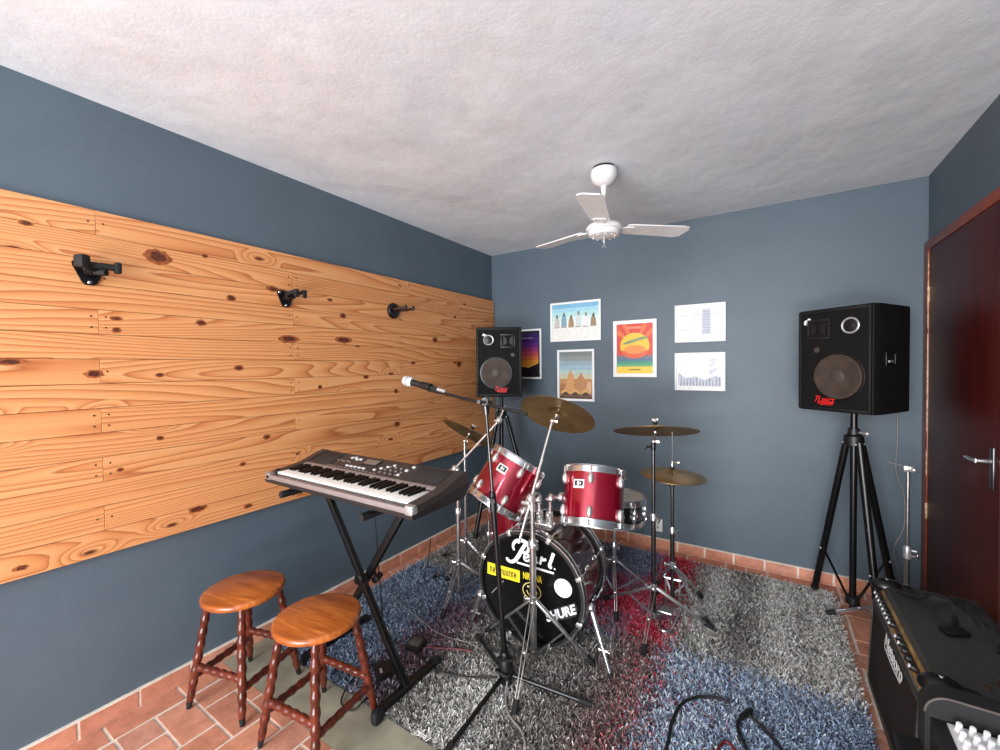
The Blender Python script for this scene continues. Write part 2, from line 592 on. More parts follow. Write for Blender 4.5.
    def build(s, name, mats, parent=None, org=None, smooth=True, angle=38):
        if parent is not None:
            org = ORG[parent.name]
        elif org is None:
            org = Vector((0, 0, 0))
        org = Vector(org)
        bmesh.ops.recalc_face_normals(s.bm, faces=s.bm.faces[:]) if not getattr(s, 'keep', False) else None
        me = bpy.data.meshes.new(name)
        s.bm.to_mesh(me)
        s.bm.free()
        me.transform(Matrix.Translation(-org))
        for mm_ in (mats if isinstance(mats, (list, tuple)) else [mats]):
            me.materials.append(mm_)
        if smooth and len(me.polygons):
            me.shade_smooth()
            me.set_sharp_from_angle(angle=math.radians(angle))
        o = bpy.data.objects.new(name, me)
        col.objects.link(o)
        if parent is not None:
            o.parent = parent
        else:
            o.location = org
        ORG[o.name] = org
        return o


def tag(o, label, cat, group=None):
    o['label'], o['category'] = label, cat
    if group:
        o['group'] = group
    return o


def thing(name, label, cat, loc, mtx=None, group=None):
    """an Empty at the thing's base; with mtx the parts are built in its own rotated frame"""
    o = bpy.data.objects.new(name, None)
    o.empty_display_size = 0.1
    col.objects.link(o)
    if mtx is not None:
        o.matrix_world = mtx
        ORG[o.name] = Vector((0, 0, 0))
    else:
        o.location = loc
        ORG[o.name] = Vector(loc)
    return tag(o, label, cat, group)


def struct(name, mb, mats, parent=None, **k):
    o = mb.build(name, mats, parent, **k)
    if parent is None:
        o['kind'] = 'structure'
    return o


def rotz(a):
    return Matrix.Rotation(a, 3, 'Z')


# ------------------------------------------------------------------ the room
W, H, YB = 3.093, 2.55, -4.9
struct('wall_left', MB().mm(-0.12, 0, YB, 0.12, -0.1, H+0.1), M['wall'])
struct('wall_back', MB().mm(0, W, 0, 0.12, -0.1, H+0.1), M['wall'])
struct('wall_right', MB().mm(W, W+0.12, YB, 0.12, -0.1, H+0.1), M['wall'])
struct('ceiling', MB().mm(-0.12, W+0.12, YB, 0.12, H, H+0.1), M['ceiling'])

# floor: herringbone terracotta on pale grout, with a strip of worn concrete in front of the rug
mb = MB()
mb.mm(0, W, YB, 0, -0.06, -0.004, m=1)


def ftile(x0, x1, y0, y1):
    g = 0.007
    x0, x1, y0, y1 = max(x0, 0.003)+g, min(x1, W-0.002)-g, max(y0, YB)+g, min(y1, -0.002)-g
    if x1-x0 < 0.02 or y1-y0 < 0.02:
        return
    for (a, b) in ([(y0, y1)] if (y0 >= -2.13 or y1 <= -2.48) else [(max(y0, -2.13), y1), (y0, min(y1, -2.48))]):
        if b-a > 0.02:
            mb.mm(x0, x1, a, b, -0.02, 0.0)


U = 0.1275
for k in range(20):
    ftile(0, 0.13, -2.67-0.2525*k+0.2525*10, -2.67-0.2525*k+0.2525*11)
for i in range(-2, 26):
    for j in range(-20, 24):
        d = (i-j) % 4
        x, y = 0.135+i*U, -2.79+j*U
        if d == 0:
            xa, xb, ya, yb = x, x+2*U, y, y+U
        elif d == 3:
            xa, xb, ya, yb = x, x+U, y, y+2*U
        else:
            continue
        if xb > 0.14 and xa < W and yb > YB and ya < 0:
            ftile(max(xa, 0.13), xb, ya, yb)
mb.mm(0.0, W, -2.48, -2.12, -0.02, -0.001, m=2)
struct('floor', mb, [M['tile'], M['grout'], M['concrete']], smooth=False)

# brick skirting along the left and back walls
BH = 0.079


def skirting(name, horizontal, joints, a0, a1):
    q = MB()
    if horizontal:
        q.mm(a0, a1, -0.014, 0, 0, BH, m=1)
    else:
        q.mm(0, 0.014, a0, a1, 0, BH, m=1)
    for p0, p1 in zip(joints[:-1], joints[1:]):
        if horizontal:
            q.mm(p0+0.006, p1-0.006, -0.018, -0.002, 0.004, BH-0.006)
        else:
            q.mm(0.002, 0.018, p0+0.006, p1-0.006, 0.004, BH-0.006)
    struct(name, q, [M['tile'], M['grout']], smooth=False)


skirting('baseboard_left', False, [-2.994+0.19*k for k in range(-10, 16)]+[-0.018], YB, 0)
skirting('baseboard_back', True, [0.02]+[0.195+0.19*k for k in range(0, 16)]+[W-0.001], 0, W)

# door in the right wall
trim = MB()
trim.mm(3.074, W, -0.086, -0.002, 0, 2.106, 0.004)
trim.mm(3.074, W, -1.06, -0.98, 0, 2.106, 0.004)
trim.mm(3.074, W, -1.06, -0.002, 2.105, 2.158, 0.004)
for z0, z1 in ((1.06, 1.62), (1.65, 2.08), (0.80, 0.95)):
    trim.mm(3.0725, 3.076, -0.0875, -0.081, z0, z1, m=1)
struct('trim_1', trim, [M['doorframe'], M['chipped']])
door = struct('door_1', MB().mm(3.079, W-0.001, -0.982, -0.088, 0.012, 2.104, 0.004), M['door'])
h = MB()
h.mm(3.072, 3.080, -0.932, -0.896, 0.93, 1.105, 0.003)
h.build('escutcheon', M['darkchrome'], door)
h = MB()
h.cyl((3.074, -0.914, 1.045), (3.028, -0.914, 1.045), 0.010)
h.tube([(3.032, -0.914, 1.045), (3.026, -0.892, 1.045), (3.026, -0.85, 1.044), (3.028, -0.810, 1.041)], lambda t: 0.010-0.003*t, 10)
h.build('handle', M['chrome'], door)
for zz in (0.55, 1.80):
    MB().cyl((3.075, -0.090, zz), (3.075, -0.090, zz+0.09), 0.006).build('hinge', M['chipped'], door)

# ------------------------------------------------------------------ pine panel on the left wall
PZ0, PZ1, PX = 0.7105, 2.1025, 0.03
KNOTS = [(-3.087, 1.998, 0.02, 0.01), (-2.699, 1.959, 0.05, 0.032), (-2.405, 1.817, 0.022, 0.017), (-2.54, 1.681, 0.024, 0.015), (-2.846, 1.627, 0.016, 0.013), (-2.846, 1.674, 0.02, 0.009), (-2.704, 1.437, 0.018, 0.01), (-2.376, 1.465, 0.024, 0.014), (-2.919, 1.446, 0.03, 0.016), (-3.137, 1.494, 0.04, 0.012), (-2.516, 2.003, 0.015, 0.01), (-2.71, 1.157, 0.016, 0.01), (-2.848, 1.045, 0.013, 0.009), (-2.368, 0.971, 0.018, 0.01), (-2.574, 0.799, 0.042, 0.016), (-2.348, 0.748, 0.022, 0.012), (-3.128, 0.749, 0.02, 0.01), (-2.193, 1.894, 0.035, 0.015), (-1.751, 1.789, 0.022, 0.018), (-2.109, 1.626, 0.06, 0.02), (-1.747, 1.637, 0.06, 0.022), (-0.885, 1.677, 0.03, 0.022), (-1.137, 1.491, 0.026, 0.012), (-1.58, 1.397, 0.022, 0.014), (-0.577, 1.482, 0.034, 0.026), (-1.314, 1.287, 0.02, 0.018), (-1.922, 1.346, 0.014, 0.012), (-2.243, 1.092, 0.022, 0.014), (-1.309, 1.047, 0.026, 0.022), (-1.842, 1.879, 0.02, 0.01), (-0.623, 1.888, 0.02, 0.012)]
q = MB()
rows = 14
hh = (PZ1-PZ0)/rows
for r in range(rows):
    z1 = PZ1-r*hh
    joints = [-4.55, -2.9, -1.27, -0.012] if r % 2 == 0 else [-4.55, -3.7, -2.08, -0.55, -0.012]
    if r in (3, 9):
        joints = [-4.55, -3.7, -2.08, -0.012]
    for a, b in zip(joints[:-1], joints[1:]):
        q.mm(0.004, PX-random.uniform(0, 0.0012), a+0.0007, b-0.0007, z1-hh+0.0009, z1-0.0009, 0.0009)
        for yy in (a+0.022, b-0.022):
            if yy > -4:
                for zz in ((z1-hh*0.28), (z1-hh*0.72)) if r % 3 else ((z1-hh*0.5),):
                    q.cyl((PX-0.002, yy, zz), (PX+0.0006, yy, zz), 0.0035, seg=8, m=1)
rk = random.Random(9)
for yk, zk, ak, bk in KNOTS:
    for f_, mi_, x_ in ((1.0, 2, 0.0004), (0.62, 3, 0.0007)):
        pk = [(ak*f_*(1+0.18*rk.uniform(-1, 1))*math.cos(2*PI*k/18), bk*f_*(1+0.18*rk.uniform(-1, 1))*math.sin(2*PI*k/18)) for k in range(18)]
        q.prism(pk, Matrix(((0, 0, 1, PX-0.0012), (1, 0, 0, yk), (0, 1, 0, zk), (0, 0, 0, 1))), 0.0012+x_, mi_)
q.mm(0.0005, 0.006, -4.55, -0.013, PZ0+0.002, PZ1-0.002, m=1)
tag(q.build('wood_panel', [M['pine'], M['inkblack'], mat('red_brown_knot', (150, 82, 42), 0.5, var=0.2, scale=40), mat('dark_knot', (88, 40, 22), 0.5, var=0.25, scale=60)], smooth=False), 'long wall panel of orange pine boards on the blue left wall', 'wall panel')

# ------------------------------------------------------------------ shaggy rug
RX0, RX1, RY0, RY1 = 0.135, 2.645, -2.275, -0.165
rug = MB()
pts = []
for cx, cy, a0 in ((RX1-0.05, RY1-0.05, 0), (RX0+0.04, RY1-0.04, 90), (RX0+0.04, RY0+0.04, 180), (RX1-0.05, RY0+0.05, 270)):
    for k in range(5):
        a = math.radians(a0+k*22.5)
        pts.append((cx+0.04*math.cos(a), cy+0.04*math.sin(a)))
rug.prism(pts, Matrix.Translation((0, 0, 0.0005)), 0.0105)
rugo = tag(rug.build('rug', M['rugback'], None, (1.4, -1.2, 0)), 'multicoloured shaggy patchwork rug under the drum kit', 'rug')


def build_pile():
    rng = np.random.default_rng(3)
    N = 210000
    X = rng.uniform(RX0, RX1, N)
    Y = rng.uniform(RY0, RY1, N)
    jx = X+rng.normal(0, 0.045, N)
    jy = Y+rng.normal(0, 0.045, N)
    S = lambda *c: np.array(lin(c)[:3])
    grey, dark, pale = S(146, 142, 136), S(104, 101, 98), S(206, 202, 194)
    blue, navy, sky = S(122, 140, 164), S(92, 108, 132), S(150, 170, 196)
    redc, wine, brown, purple = S(206, 30, 58), S(116, 54, 66), S(132, 112, 108), S(134, 126, 152)
    C = np.tile(grey, (N, 1))

    def patch(mask, a, b=None, t=None):
        if b is None:
            C[mask] = a
        else:
            tt = np.clip(t, 0, 1)[:, None]
            C[mask] = (a*(1-tt)+b*tt)[mask]
    # grey field with pale bands
    patch(np.ones(N, bool), dark, grey, 0.4+0.5*np.sin(jx*5.0+1.0))
    patch((jx > 1.10) & (jx < 1.40) & (jy < -1.80), pale*0.95)
    patch((jx > 0.93) & (jx < 1.10) & (jy < -1.55), grey*0.85)
    # left blue
    patch((jx < 0.80) & (jy < -1.20), blue, navy, (jx-0.15)/0.8+(jy+1.3)*0.2)
    patch((jx > 0.70) & (jx < 0.93) & (jy < -1.40), wine*0.35+navy*0.35+dark*0.3)
    patch((jx < 0.60) & (jy > -1.20), grey*0.95)
    # middle brown and red
    patch((jx > 1.42) & (jx < 1.68) & (jy < -1.4), grey*0.62+brown*0.15)
    patch((jx > 1.66) & (jx < 1.87) & (jy < -1.22), brown*0.75+wine*0.2)
    patch((jx > 1.25) & (jx < 1.60) & (jy > -1.35), navy*0.6+purple*0.35)
    patch((jx > 1.42) & (jx < 1.86) & (jy > -1.24) & (jy < -0.62), redc, purple*0.8, 0.25+0.9*np.sin(jx*17)*np.sin(jy*15))
    patch((jx > 1.40) & (jx < 1.70) & (jy > -0.62), navy*0.9+purple*0.3)
    patch((jx > 1.66) & (jx < 1.92) & (jy > -0.70), redc)
    # right greys: pale at the near left, a dark zone, pale stripes by the door
    m = (jx > 1.87) & (jy > -1.22)
    patch(m, dark*0.9, pale*1.05, 0.45+0.5*np.sin((jx-1.93)*9.0)*np.cos((jy+0.62)*2.4))
    patch(m & (jx > 2.22), grey*1.05, pale*1.1, 0.6+0.5*np.sin(jx*30))
    patch(m & (jx > 2.10) & (jx < 2.24), dark, grey, 0.4+0.5*np.sin(jy*9))
    # right blue
    patch((jx > 1.87) & (jy < -1.22), sky*1.1+purple*0.12, blue, (jx-2.0)/0.55)
    rd = rng.random(N)
    dots = (rd < 0.10) & (jx > 1.74) & (jx < 1.95) & (jy < -1.20)
    C[dots] = redc
    dots = (rd < 0.16) & (jx > 0.62) & (jx < 0.95) & (jy < -1.5) & (jy > -2.1)
    C[dots] = wine
    # yarn to yarn variation
    mix = rng.random(N)
    swap = (mix < 0.20)
    C[swap] = C[swap]*0.25+0.008
    li = (mix > 0.78)
    C[li] = C[li]*1.5+0.12
    pr = (mix > 0.55) & (mix < 0.63) & (jx > 1.87) & (jy < -1.22) & (jx < 2.2)
    C[pr] = wine
    C *= np.exp(rng.normal(0, 0.35, N))[:, None]
    C = np.clip(C, 0.004, 0.8)
    hgt = rng.uniform(0.012, 0.025, N)
    ang = rng.uniform(0, 2*PI, N)
    lean = rng.uniform(0.4, 1.5, N)*hgt
    la = rng.uniform(0, 2*PI, N)
    wd = rng.uniform(0.0016, 0.0032, N)
    V = np.zeros((N, 4, 3))
    dx, dy = np.cos(ang)*wd, np.sin(ang)*wd
    z0 = 0.010
    V[:, 0] = np.stack([X-dx, Y-dy, np.full(N, z0)], 1)
    V[:, 1] = np.stack([X+dx, Y+dy, np.full(N, z0)], 1)
    tx, ty = X+np.cos(la)*lean, Y+np.sin(la)*lean
    V[:, 2] = np.stack([tx+dx*0.7, ty+dy*0.7, z0+hgt], 1)
    V[:, 3] = np.stack([tx-dx*0.7, ty-dy*0.7, z0+hgt], 1)
    V -= np.array(ORG[rugo.name])
    me = bpy.data.meshes.new('pile')
    me.vertices.add(N*4)
    me.vertices.foreach_set('co', V.ravel())
    me.loops.add(N*4)
    me.loops.foreach_set('vertex_index', np.arange(N*4, dtype=np.int32))
    me.polygons.add(N)
    me.polygons.foreach_set('loop_start', np.arange(0, N*4, 4, dtype=np.int32))
    me.update()
    at = me.color_attributes.new('yarn', 'FLOAT_COLOR', 'POINT')
    cc = np.ones((N, 4, 4), dtype=np.float32)
    cc[:, :, :3] = C[:, None, :]
    at.data.foreach_set('color', cc.ravel())
    me.materials.append(M['pile'])
    o = bpy.data.objects.new('pile', me)
    col.objects.link(o)
    o.parent = rugo
    o['kind'] = 'stuff'


build_pile()
RZ = 0.026     # height of the trodden pile, where things stand on the rug

# ------------------------------------------------------------------ ceiling fan
fx, fy = 1.534, -1.172
fan = thing('ceiling_fan', 'white three-bladed fan hanging from the ceiling', 'ceiling fan', (fx, fy, H))
T = Matrix.Translation((fx, fy, 0))
MB().lathe([(0.066, H-0.014), (0.072, H-0.022), (0.072, H-0.040), (0.066, H-0.066), (0.050, H-0.088), (0.024, H-0.102), (0.0, H-0.104)], T, 36).build('canopy', M['white'], fan)
MB().cyl((fx, fy, H), (fx, fy, H-0.02), 0.058, seg=28).build('dark_gap_disc', M['inkblack'], fan)  # black disc stands in for the shaded gap between canopy and ceiling
MB().cyl((fx, fy, H-0.09), (fx, fy, 2.245), 0.010, seg=16).lathe([(0.018, H-0.10), (0.012, H-0.15)], T, 16).build('rod', M['white'], fan)
mot = MB().lathe([(0.0, 2.252), (0.03, 2.25), (0.055, 2.245), (0.088, 2.232), (0.098, 2.218), (0.098, 2.205), (0.085, 2.198), (0.086, 2.186), (0.078, 2.175), (0.050, 2.168), (0.0, 2.166)], T, 40).build('motor_housing', M['white'], fan)
s = MB()
for k in range(5):
    a = k*2*PI/5
    s.tube([(fx+0.06*math.cos(a+t*0.2), fy+0.06*math.sin(a+t*0.2), 2.169+0.006*math.sin(t*PI/4)) for t in range(5)], 0.004, 6, 2)
s.build('scroll_ornament', M['white'], mot)
s = MB()
s.cyl((fx, fy, 2.168), (fx, fy, 2.135), 0.006, seg=10)
s.tube([(fx, fy, 2.137), (fx+0.004, fy-0.004, 2.12), (fx+0.012, fy-0.006, 2.105)], 0.0018, 6)
s.tube([(fx, fy, 2.137), (fx-0.004, fy-0.002, 2.122), (fx-0.010, fy-0.006, 2.108)], 0.0018, 6)
s.build('hanging_wires', M['silver'], fan)
for ang in (43, 162, 281):
    a = math.radians(ang)
    R_ = Matrix.Translation((fx, fy, 2.220)) @ Matrix.Rotation(a, 4, 'Z') @ Matrix.Rotation(math.radians(-8), 4, 'X')
    pts = [(0.125, -0.045), (0.14, -0.052), (0.45, -0.066), (0.485, -0.058), (0.50, -0.03), (0.488, 0.048), (0.46, 0.064), (0.14, 0.052), (0.125, 0.045)]
    bl = MB().prism(pts, R_ @ Matrix.Translation((0, 0, -0.003)), 0.006).build('blade', M['white'], fan)
    br = MB().prism([(0.085, -0.016), (0.13, -0.030), (0.165, -0.034), (0.175, -0.012), (0.168, 0.0), (0.175, 0.012), (0.165, 0.034), (0.13, 0.030), (0.085, 0.016)], R_ @ Matrix.Translation((0, 0, -0.008)), 0.005)
    for dx, dy in ((0.15, -0.022), (0.15, 0.022), (0.163, 0.0)):
        br.ball(R_ @ Vector((dx, dy, -0.009)), 0.005, (1, 1, 0.6), 1, 8)
    br.build('blade_bracket', [M['white'], M['silver']], bl)

# ------------------------------------------------------------------ pictures on the back wall
def frame(name, label, x0, x1, z0, z1, bw=0.016):
    """white frame hung on the back wall; returns (thing, x0, x1, z0, z1 of the print)"""
    t = thing(name, label, 'picture', ((x0+x1)/2, -0.001, z0), group='white framed pictures on the back wall')
    f = MB()
    y0, y1 = -0.018, -0.001
    f.mm(x0, x1, y0, y1, z0, z0+bw, 0.002).mm(x0, x1, y0, y1, z1-bw, z1, 0.002)
    f.mm(x0, x0+bw, y0, y1, z0+bw, z1-bw, 0.002).mm(x1-bw, x1, y0, y1, z0+bw, z1-bw, 0.002)
    f.mm(x0+0.004, x1-0.004, -0.005, y1, z0+0.004, z1-0.004)
    f.build('frame', M['paper'], t)
    return t, x0+bw, x1-bw, z0+bw, z1-bw


def ink(c):
    n = 'ink_%d_%d_%d' % c
    if n not in M:
        M[n] = mat(n, c, 0.45, var=0.05, scale=60)
    return M[n]


class Print:
    """flat coloured shapes printed on one sheet; u,v run 0..1 over the sheet"""

    def __init__(s, fr):
        s.t, s.x0, s.x1, s.z0, s.z1 = fr
        s.mb, s.mats, s.k = MB(), [], 0
        s.mb.keep = True

    def poly(s, pts, c):
        m = ink(c)
        if m not in s.mats:
            s.mats.append(m)
        y = -0.0062-0.00008*s.k
        s.k += 1
        vs = [s.mb.bm.verts.new((s.x0+u*(s.x1-s.x0), y, s.z0+v*(s.z1-s.z0))) for u, v in pts]
        f = s.mb.bm.faces.new(vs)
        f.normal_update()
        if f.normal.y > 0:
            f.normal_flip()
        f.material_index = s.mats.index(m)

    def rect(s, u0, u1, v0, v1, c):
        s.poly([(u0, v0), (u1, v0), (u1, v1), (u0, v1)], c)

    def disc(s, u, v, ru, rv, c, a0=0, a1=360, n=20):
        s.poly([(u+ru*math.cos(math.radians(a0+(a1-a0)*k/n)), v+rv*math.sin(math.radians(a0+(a1-a0)*k/n))) for k in range(n+(0 if a1-a0 >= 360 else 1))], c)

    def bands(s, cols, v0=0.0, v1=1.0, u0=0.0, u1=1.0):
        n = len(cols)
        for i, c in enumerate(cols):
            s.rect(u0, u1, v1-(v1-v0)*(i+1)/n, v1-(v1-v0)*i/n, c)

    def done(s):
        s.mb.build('print', s.mats, s.t, smooth=False)


rr = random.Random(5)
p = Print(frame('framed_picture', 'white framed landscape print of a pale beach with a row of blurred figures, topmost left', 0.643, 1.113, 1.673, 2.020, 0.018))
p.bands([(120, 176, 206), (158, 206, 222), (176, 216, 214), (206, 228, 224), (224, 234, 230)], 0.42, 1)
p.rect(0, 1, 0, 0.42, (232, 230, 224))
for i, c in enumerate([(196, 190, 186), (128, 160, 176), (160, 130, 90), (204, 214, 212), (226, 226, 230), (150, 128, 104)]):
    u = 0.10+i*0.157
    v1 = (0.66, 0.70, 0.62, 0.72, 0.68, 0.64)[i]
    p.poly([(u-0.062, 0.34), (u+0.062, 0.34), (u+0.055, v1-0.12), (u+0.02, v1), (u-0.02, v1+0.02), (u-0.052, v1-0.10)], c)
    p.poly([(u-0.02, v1-0.04), (u+0.03, v1-0.05), (u+0.022, v1+0.05), (u-0.012, v1+0.06)], tuple(int(v*0.55) for v in c))
    p.rect(u-0.06, u+0.05, 0.33, 0.36, (170, 160, 148))
p.done()
p = Print(frame('framed_picture', 'white framed portrait print of tan shapes under grey sky, above the large tilted cymbal', 0.708, 1.054, 1.146, 1.599, 0.02))
p.bands([(120, 128, 128), (138, 146, 144), (146, 166, 176), (152, 182, 196), (176, 196, 190), (196, 190, 160)], 0.42, 1)
p.bands([(186, 134, 88), (166, 112, 68), (142, 98, 62), (116, 84, 58)], 0, 0.42)
p.poly([(0.14, 0.12), (0.50, 0.12), (0.44, 0.46), (0.34, 0.62), (0.26, 0.50)], (206, 150, 98))
p.poly([(0.46, 0.12), (0.86, 0.12), (0.78, 0.40), (0.66, 0.56), (0.54, 0.42)], (184, 130, 86))
p.poly([(0.78, 0.14), (0.97, 0.14), (0.96, 0.34), (0.86, 0.38)], (212, 168, 130))
for u in (0.08, 0.38, 0.70):
    p.disc(u+0.1, 0.10, 0.16, 0.10, (214, 160, 96), 0, 180)
    p.disc(u+0.1, 0.07, 0.10, 0.07, (70, 52, 44), 0, 180)
p.rect(0, 1, 0, 0.05, (84, 60, 48))
p.done()
p = Print(frame('framed_picture', 'white framed red and yellow sun poster in the middle of the back wall', 1.218, 1.565, 1.359, 1.822, 0.03))
p.rect(0, 1, 0.36, 1, (208, 60, 40))
p.bands([(110, 112, 130), (76, 110, 140), (58, 140, 120), (88, 164, 110)], 0.14, 0.36)
for a in (38, 62, 118, 142):
    q_ = math.radians(a)
    p.poly([(0.5, 0.55), (0.5+0.62*math.cos(q_-0.1), 0.55+0.50*math.sin(q_-0.1)), (0.5+0.62*math.cos(q_+0.1), 0.55+0.50*math.sin(q_+0.1))], (232, 110, 56))
p.disc(0.5, 0.56, 0.41, 0.26, (240, 190, 50))
p.disc(0.5, 0.46, 0.36, 0.16, (224, 92, 52), 180, 360)
p.disc(0.5, 0.48, 0.30, 0.09, (236, 140, 60))
p.poly([(0.14, 0.60), (0.24, 0.585), (0.84, 0.70), (0.88, 0.74), (0.70, 0.735), (0.30, 0.655)], (124, 146, 96))
p.rect(0, 1, 0, 0.14, (236, 198, 62))
p.rect(0.34, 0.66, 0.065, 0.085, (90, 80, 40))
p.rect(0.28, 0.68, 0.90, 0.945, (228, 130, 100))
p.done()
p = Print(frame('framed_picture', 'upper white framed sheet of fine grey line drawing on the right', 1.698, 2.044, 1.625, 1.909, 0.012))
p.rect(0, 1, 0, 1, (236, 236, 238))
for a in ((0.03, 0.97, 0.04, 0.05), (0.03, 0.97, 0.95, 0.96), (0.03, 0.036, 0.04, 0.96), (0.964, 0.97, 0.04, 0.96)):
    p.rect(*a, (196, 186, 184))
for v in (0.74, 0.30):
    p.rect(0.07, 0.88, v, v+0.014, (150, 152, 164))
p.rect(0.55, 0.73, 0.18, 0.90, (186, 190, 204))
for k in range(9):
    p.rect(0.56, 0.72, 0.20+k*0.075, 0.225+k*0.075, (150, 154, 172))
for k in range(8):
    p.rect(0.08, 0.20+0.28*rr.random(), 0.36+k*0.045, 0.37+k*0.045, (208, 212, 222))
p.done()
p = Print(frame('framed_picture', 'lower white framed sheet of grey skyline drawing on the right', 1.697, 2.042, 1.260, 1.546, 0.012))
p.rect(0, 1, 0, 1, (236, 236, 238))
for a in ((0.03, 0.97, 0.04, 0.05), (0.03, 0.97, 0.95, 0.96), (0.03, 0.036, 0.04, 0.96), (0.964, 0.97, 0.04, 0.96)):
    p.rect(*a, (196, 190, 190))
p.rect(0.05, 0.95, 0.74, 0.752, (150, 152, 164))
p.poly([(0.04, 0.10), (0.95, 0.08), (0.95, 0.34), (0.82, 0.38), (0.62, 0.26), (0.4, 0.36), (0.2, 0.30), (0.04, 0.48)], (176, 180, 196))
for k in range(26):
    u = 0.06+k*0.034
    hgt = 0.10+0.18*rr.random()
    p.rect(u, u+0.018, 0.08, 0.08+hgt, (128, 132, 150) if k % 2 else (206, 208, 216))
for k in range(7):
    p.disc(0.72+0.12*rr.random(), 0.45+0.4*rr.random(), 0.045, 0.05, (192, 196, 208))
p.done()
p = Print(frame('framed_picture', 'purple and orange sunset print half hidden behind the corner loudspeaker', 0.205, 0.548, 1.338, 1.802, 0.016))
p.rect(0, 1, 0, 1, (24, 18, 30))
cs = [(52, 34, 110), (74, 42, 130), (104, 50, 140), (160, 60, 130), (206, 84, 104), (234, 122, 74), (244, 156, 60), (246, 178, 72)]
p.bands(cs, 0.18, 0.94, 0.06, 0.94)
p.poly([(0.06, 0.18), (0.94, 0.18), (0.94, 0.30), (0.6, 0.20), (0.3, 0.24), (0.06, 0.20)], (26, 18, 24))
p.rect(0.30, 0.76, 0.84, 0.855, (214, 200, 220))
p.done()

o = thing('wall_outlet', 'white square wall socket low behind the hi-hat', 'wall socket', (1.57, -0.001, 0.14))
MB().mm(1.537, 1.603, -0.011, -0.001, 0.132, 0.232, 0.004).build('cover_plate', M['white'], o)
s = MB()
for dz in (-0.018, 0.018):
    s.cyl((1.570, -0.0105, 0.182+dz), (1.570, -0.0125, 0.182+dz), 0.012, seg=14)
s.build('socket_face', M['silver'], o)

# ------------------------------------------------------------------ guitar hangers on the panel
def hanger(y, z, style, label, scale):
    t = thing('guitar_hanger', label, 'guitar hanger', (PX, y, z), group='guitar hangers on the pine panel')
    t.scale = (scale, scale, scale)
    b = MB()
    if style == 'disc':
        b.lathe([(0.0, 0), (0.040, 0), (0.040, 0.006), (0.032, 0.014), (0.0, 0.017)], axis_m((PX, y, z), (1, 0, 0)), 24)
    else:
        mt = Matrix(((0, 0, 1, PX), (1, 0, 0, y), (0, 1, 0, z), (0, 0, 0, 1)))
        b.prism([(-0.012, -0.045), (0.012, -0.045), (0.020, -0.036), (0.044, 0.022), (0.044, 0.034), (0.034, 0.040), (-0.034, 0.040), (-0.044, 0.034), (-0.044, 0.022), (-0.020, -0.036)], mt, 0.007)
    pl_ = b.build('back_plate', M['satin'], t)
    if style != 'disc':
        for dy, dz in ((0, -0.035), (0.034, 0.028), (-0.034, 0.028)):
            MB().ball((PX+0.008, y+dy, z+dz), 0.006, (0.5, 1, 1), 0, 10).build('screw', M['chrome'], pl_)
        b = MB()
        b.cyl((PX+0.006, y, z), (PX+0.045, y, z+0.004), 0.017, 0.013, 16)
        b.box((PX+0.046, y, z+0.014), (0.026, 0.050, 0.034), bev=0.006)
        b.build('swivel_block', M['satin'], t)
        if style == 'cap':
            d = MB().tube([(PX+0.050, y-0.020, z+0.020), (PX+0.056, y+0.03, z+0.020), (PX+0.060, y+0.058, z+0.020)], 0.0120, 12)
            d.box((PX+0.061, y+0.064, z+0.020), (0.030, 0.018, 0.040), bev=0.005)
            d.build('padded_prong', M['rubber'], t)
            d = MB().box((PX+0.060, y-0.030, z+0.028), (0.040, 0.030, 0.044), rotz(0.4), 0.007).cyl((PX+0.03, y, z), (PX+0.07, y+0.03, z-0.004), 0.011, seg=12)
            d.build('padded_end', M['rubber'], t)
        else:
            for sgn in (-1, 1):
                d = MB()
                d.tube([(PX+0.05, y+sgn*0.010, z+0.014), (PX+0.065, y+sgn*0.020, z+0.018), (PX+0.11, y+sgn*0.021, z+0.022), (PX+0.135, y+sgn*0.021, z+0.024)], 0.0095, 10)
                d.box((PX+0.139, y+sgn*0.021, z+0.012), (0.012, 0.020, 0.040), bev=0.004)
                d.build('padded_prong', M['rubber'], t)
    else:
        b = MB()
        b.cyl((PX+0.014, y, z), (PX+0.032, y, z), 0.008, seg=12)
        b.tube([(PX+0.030, y, z), (PX+0.036, y-0.026, z+0.002), (PX+0.060, y-0.032, z+0.002), (PX+0.115, y-0.026, z+0.004)], 0.006, 10)
        b.tube([(PX+0.030, y, z), (PX+0.036, y+0.026, z+0.002), (PX+0.060, y+0.032, z+0.002), (PX+0.115, y+0.026, z+0.004)], 0.006, 10)
        b.ball((PX+0.117, y-0.026, z+0.006), 0.010, (1, 1, 1.3), 0, 12).ball((PX+0.117, y+0.026, z+0.006), 0.010, (1, 1, 1.3), 0, 12)
        b.build('yoke', mat('brown_black_rubber', (44, 26, 22), 0.5), t)


hanger(-2.924, 1.848, 'cap', 'black guitar hanger with triangular plate, nearest and largest on the pine panel', 1.1)
hanger(-2.125, 1.850, 'hook', 'middle black guitar hanger on the pine panel', 1.08)
hanger(-1.330, 1.866, 'disc', 'round-plated black guitar hanger nearest the far corner', 1.4)

# ------------------------------------------------------------------ stools
def turned(mb, p0, p1, r, beads, taper=True):
    prof = []
    p0, p1 = Vector(p0), Vector(p1)
    L = (p1-p0).length
    n = beads*8
    for k in range(n+1):
        t = k/n
        e = min(1, t/0.10, (1-t)/0.10)
        b = 0.5-0.5*math.cos(2*PI*t*beads)
        rr_ = r*(0.80+0.22*b*max(0, e))
        if taper:
            rr_ *= 0.86+0.3*t*(1-t)*4*0.5
        prof.append((rr_, t*L))
    prof[-1] = (prof[-1][0]*0.8, L)
    mb.lathe(prof, axis_m(p0, p1-p0), 14)


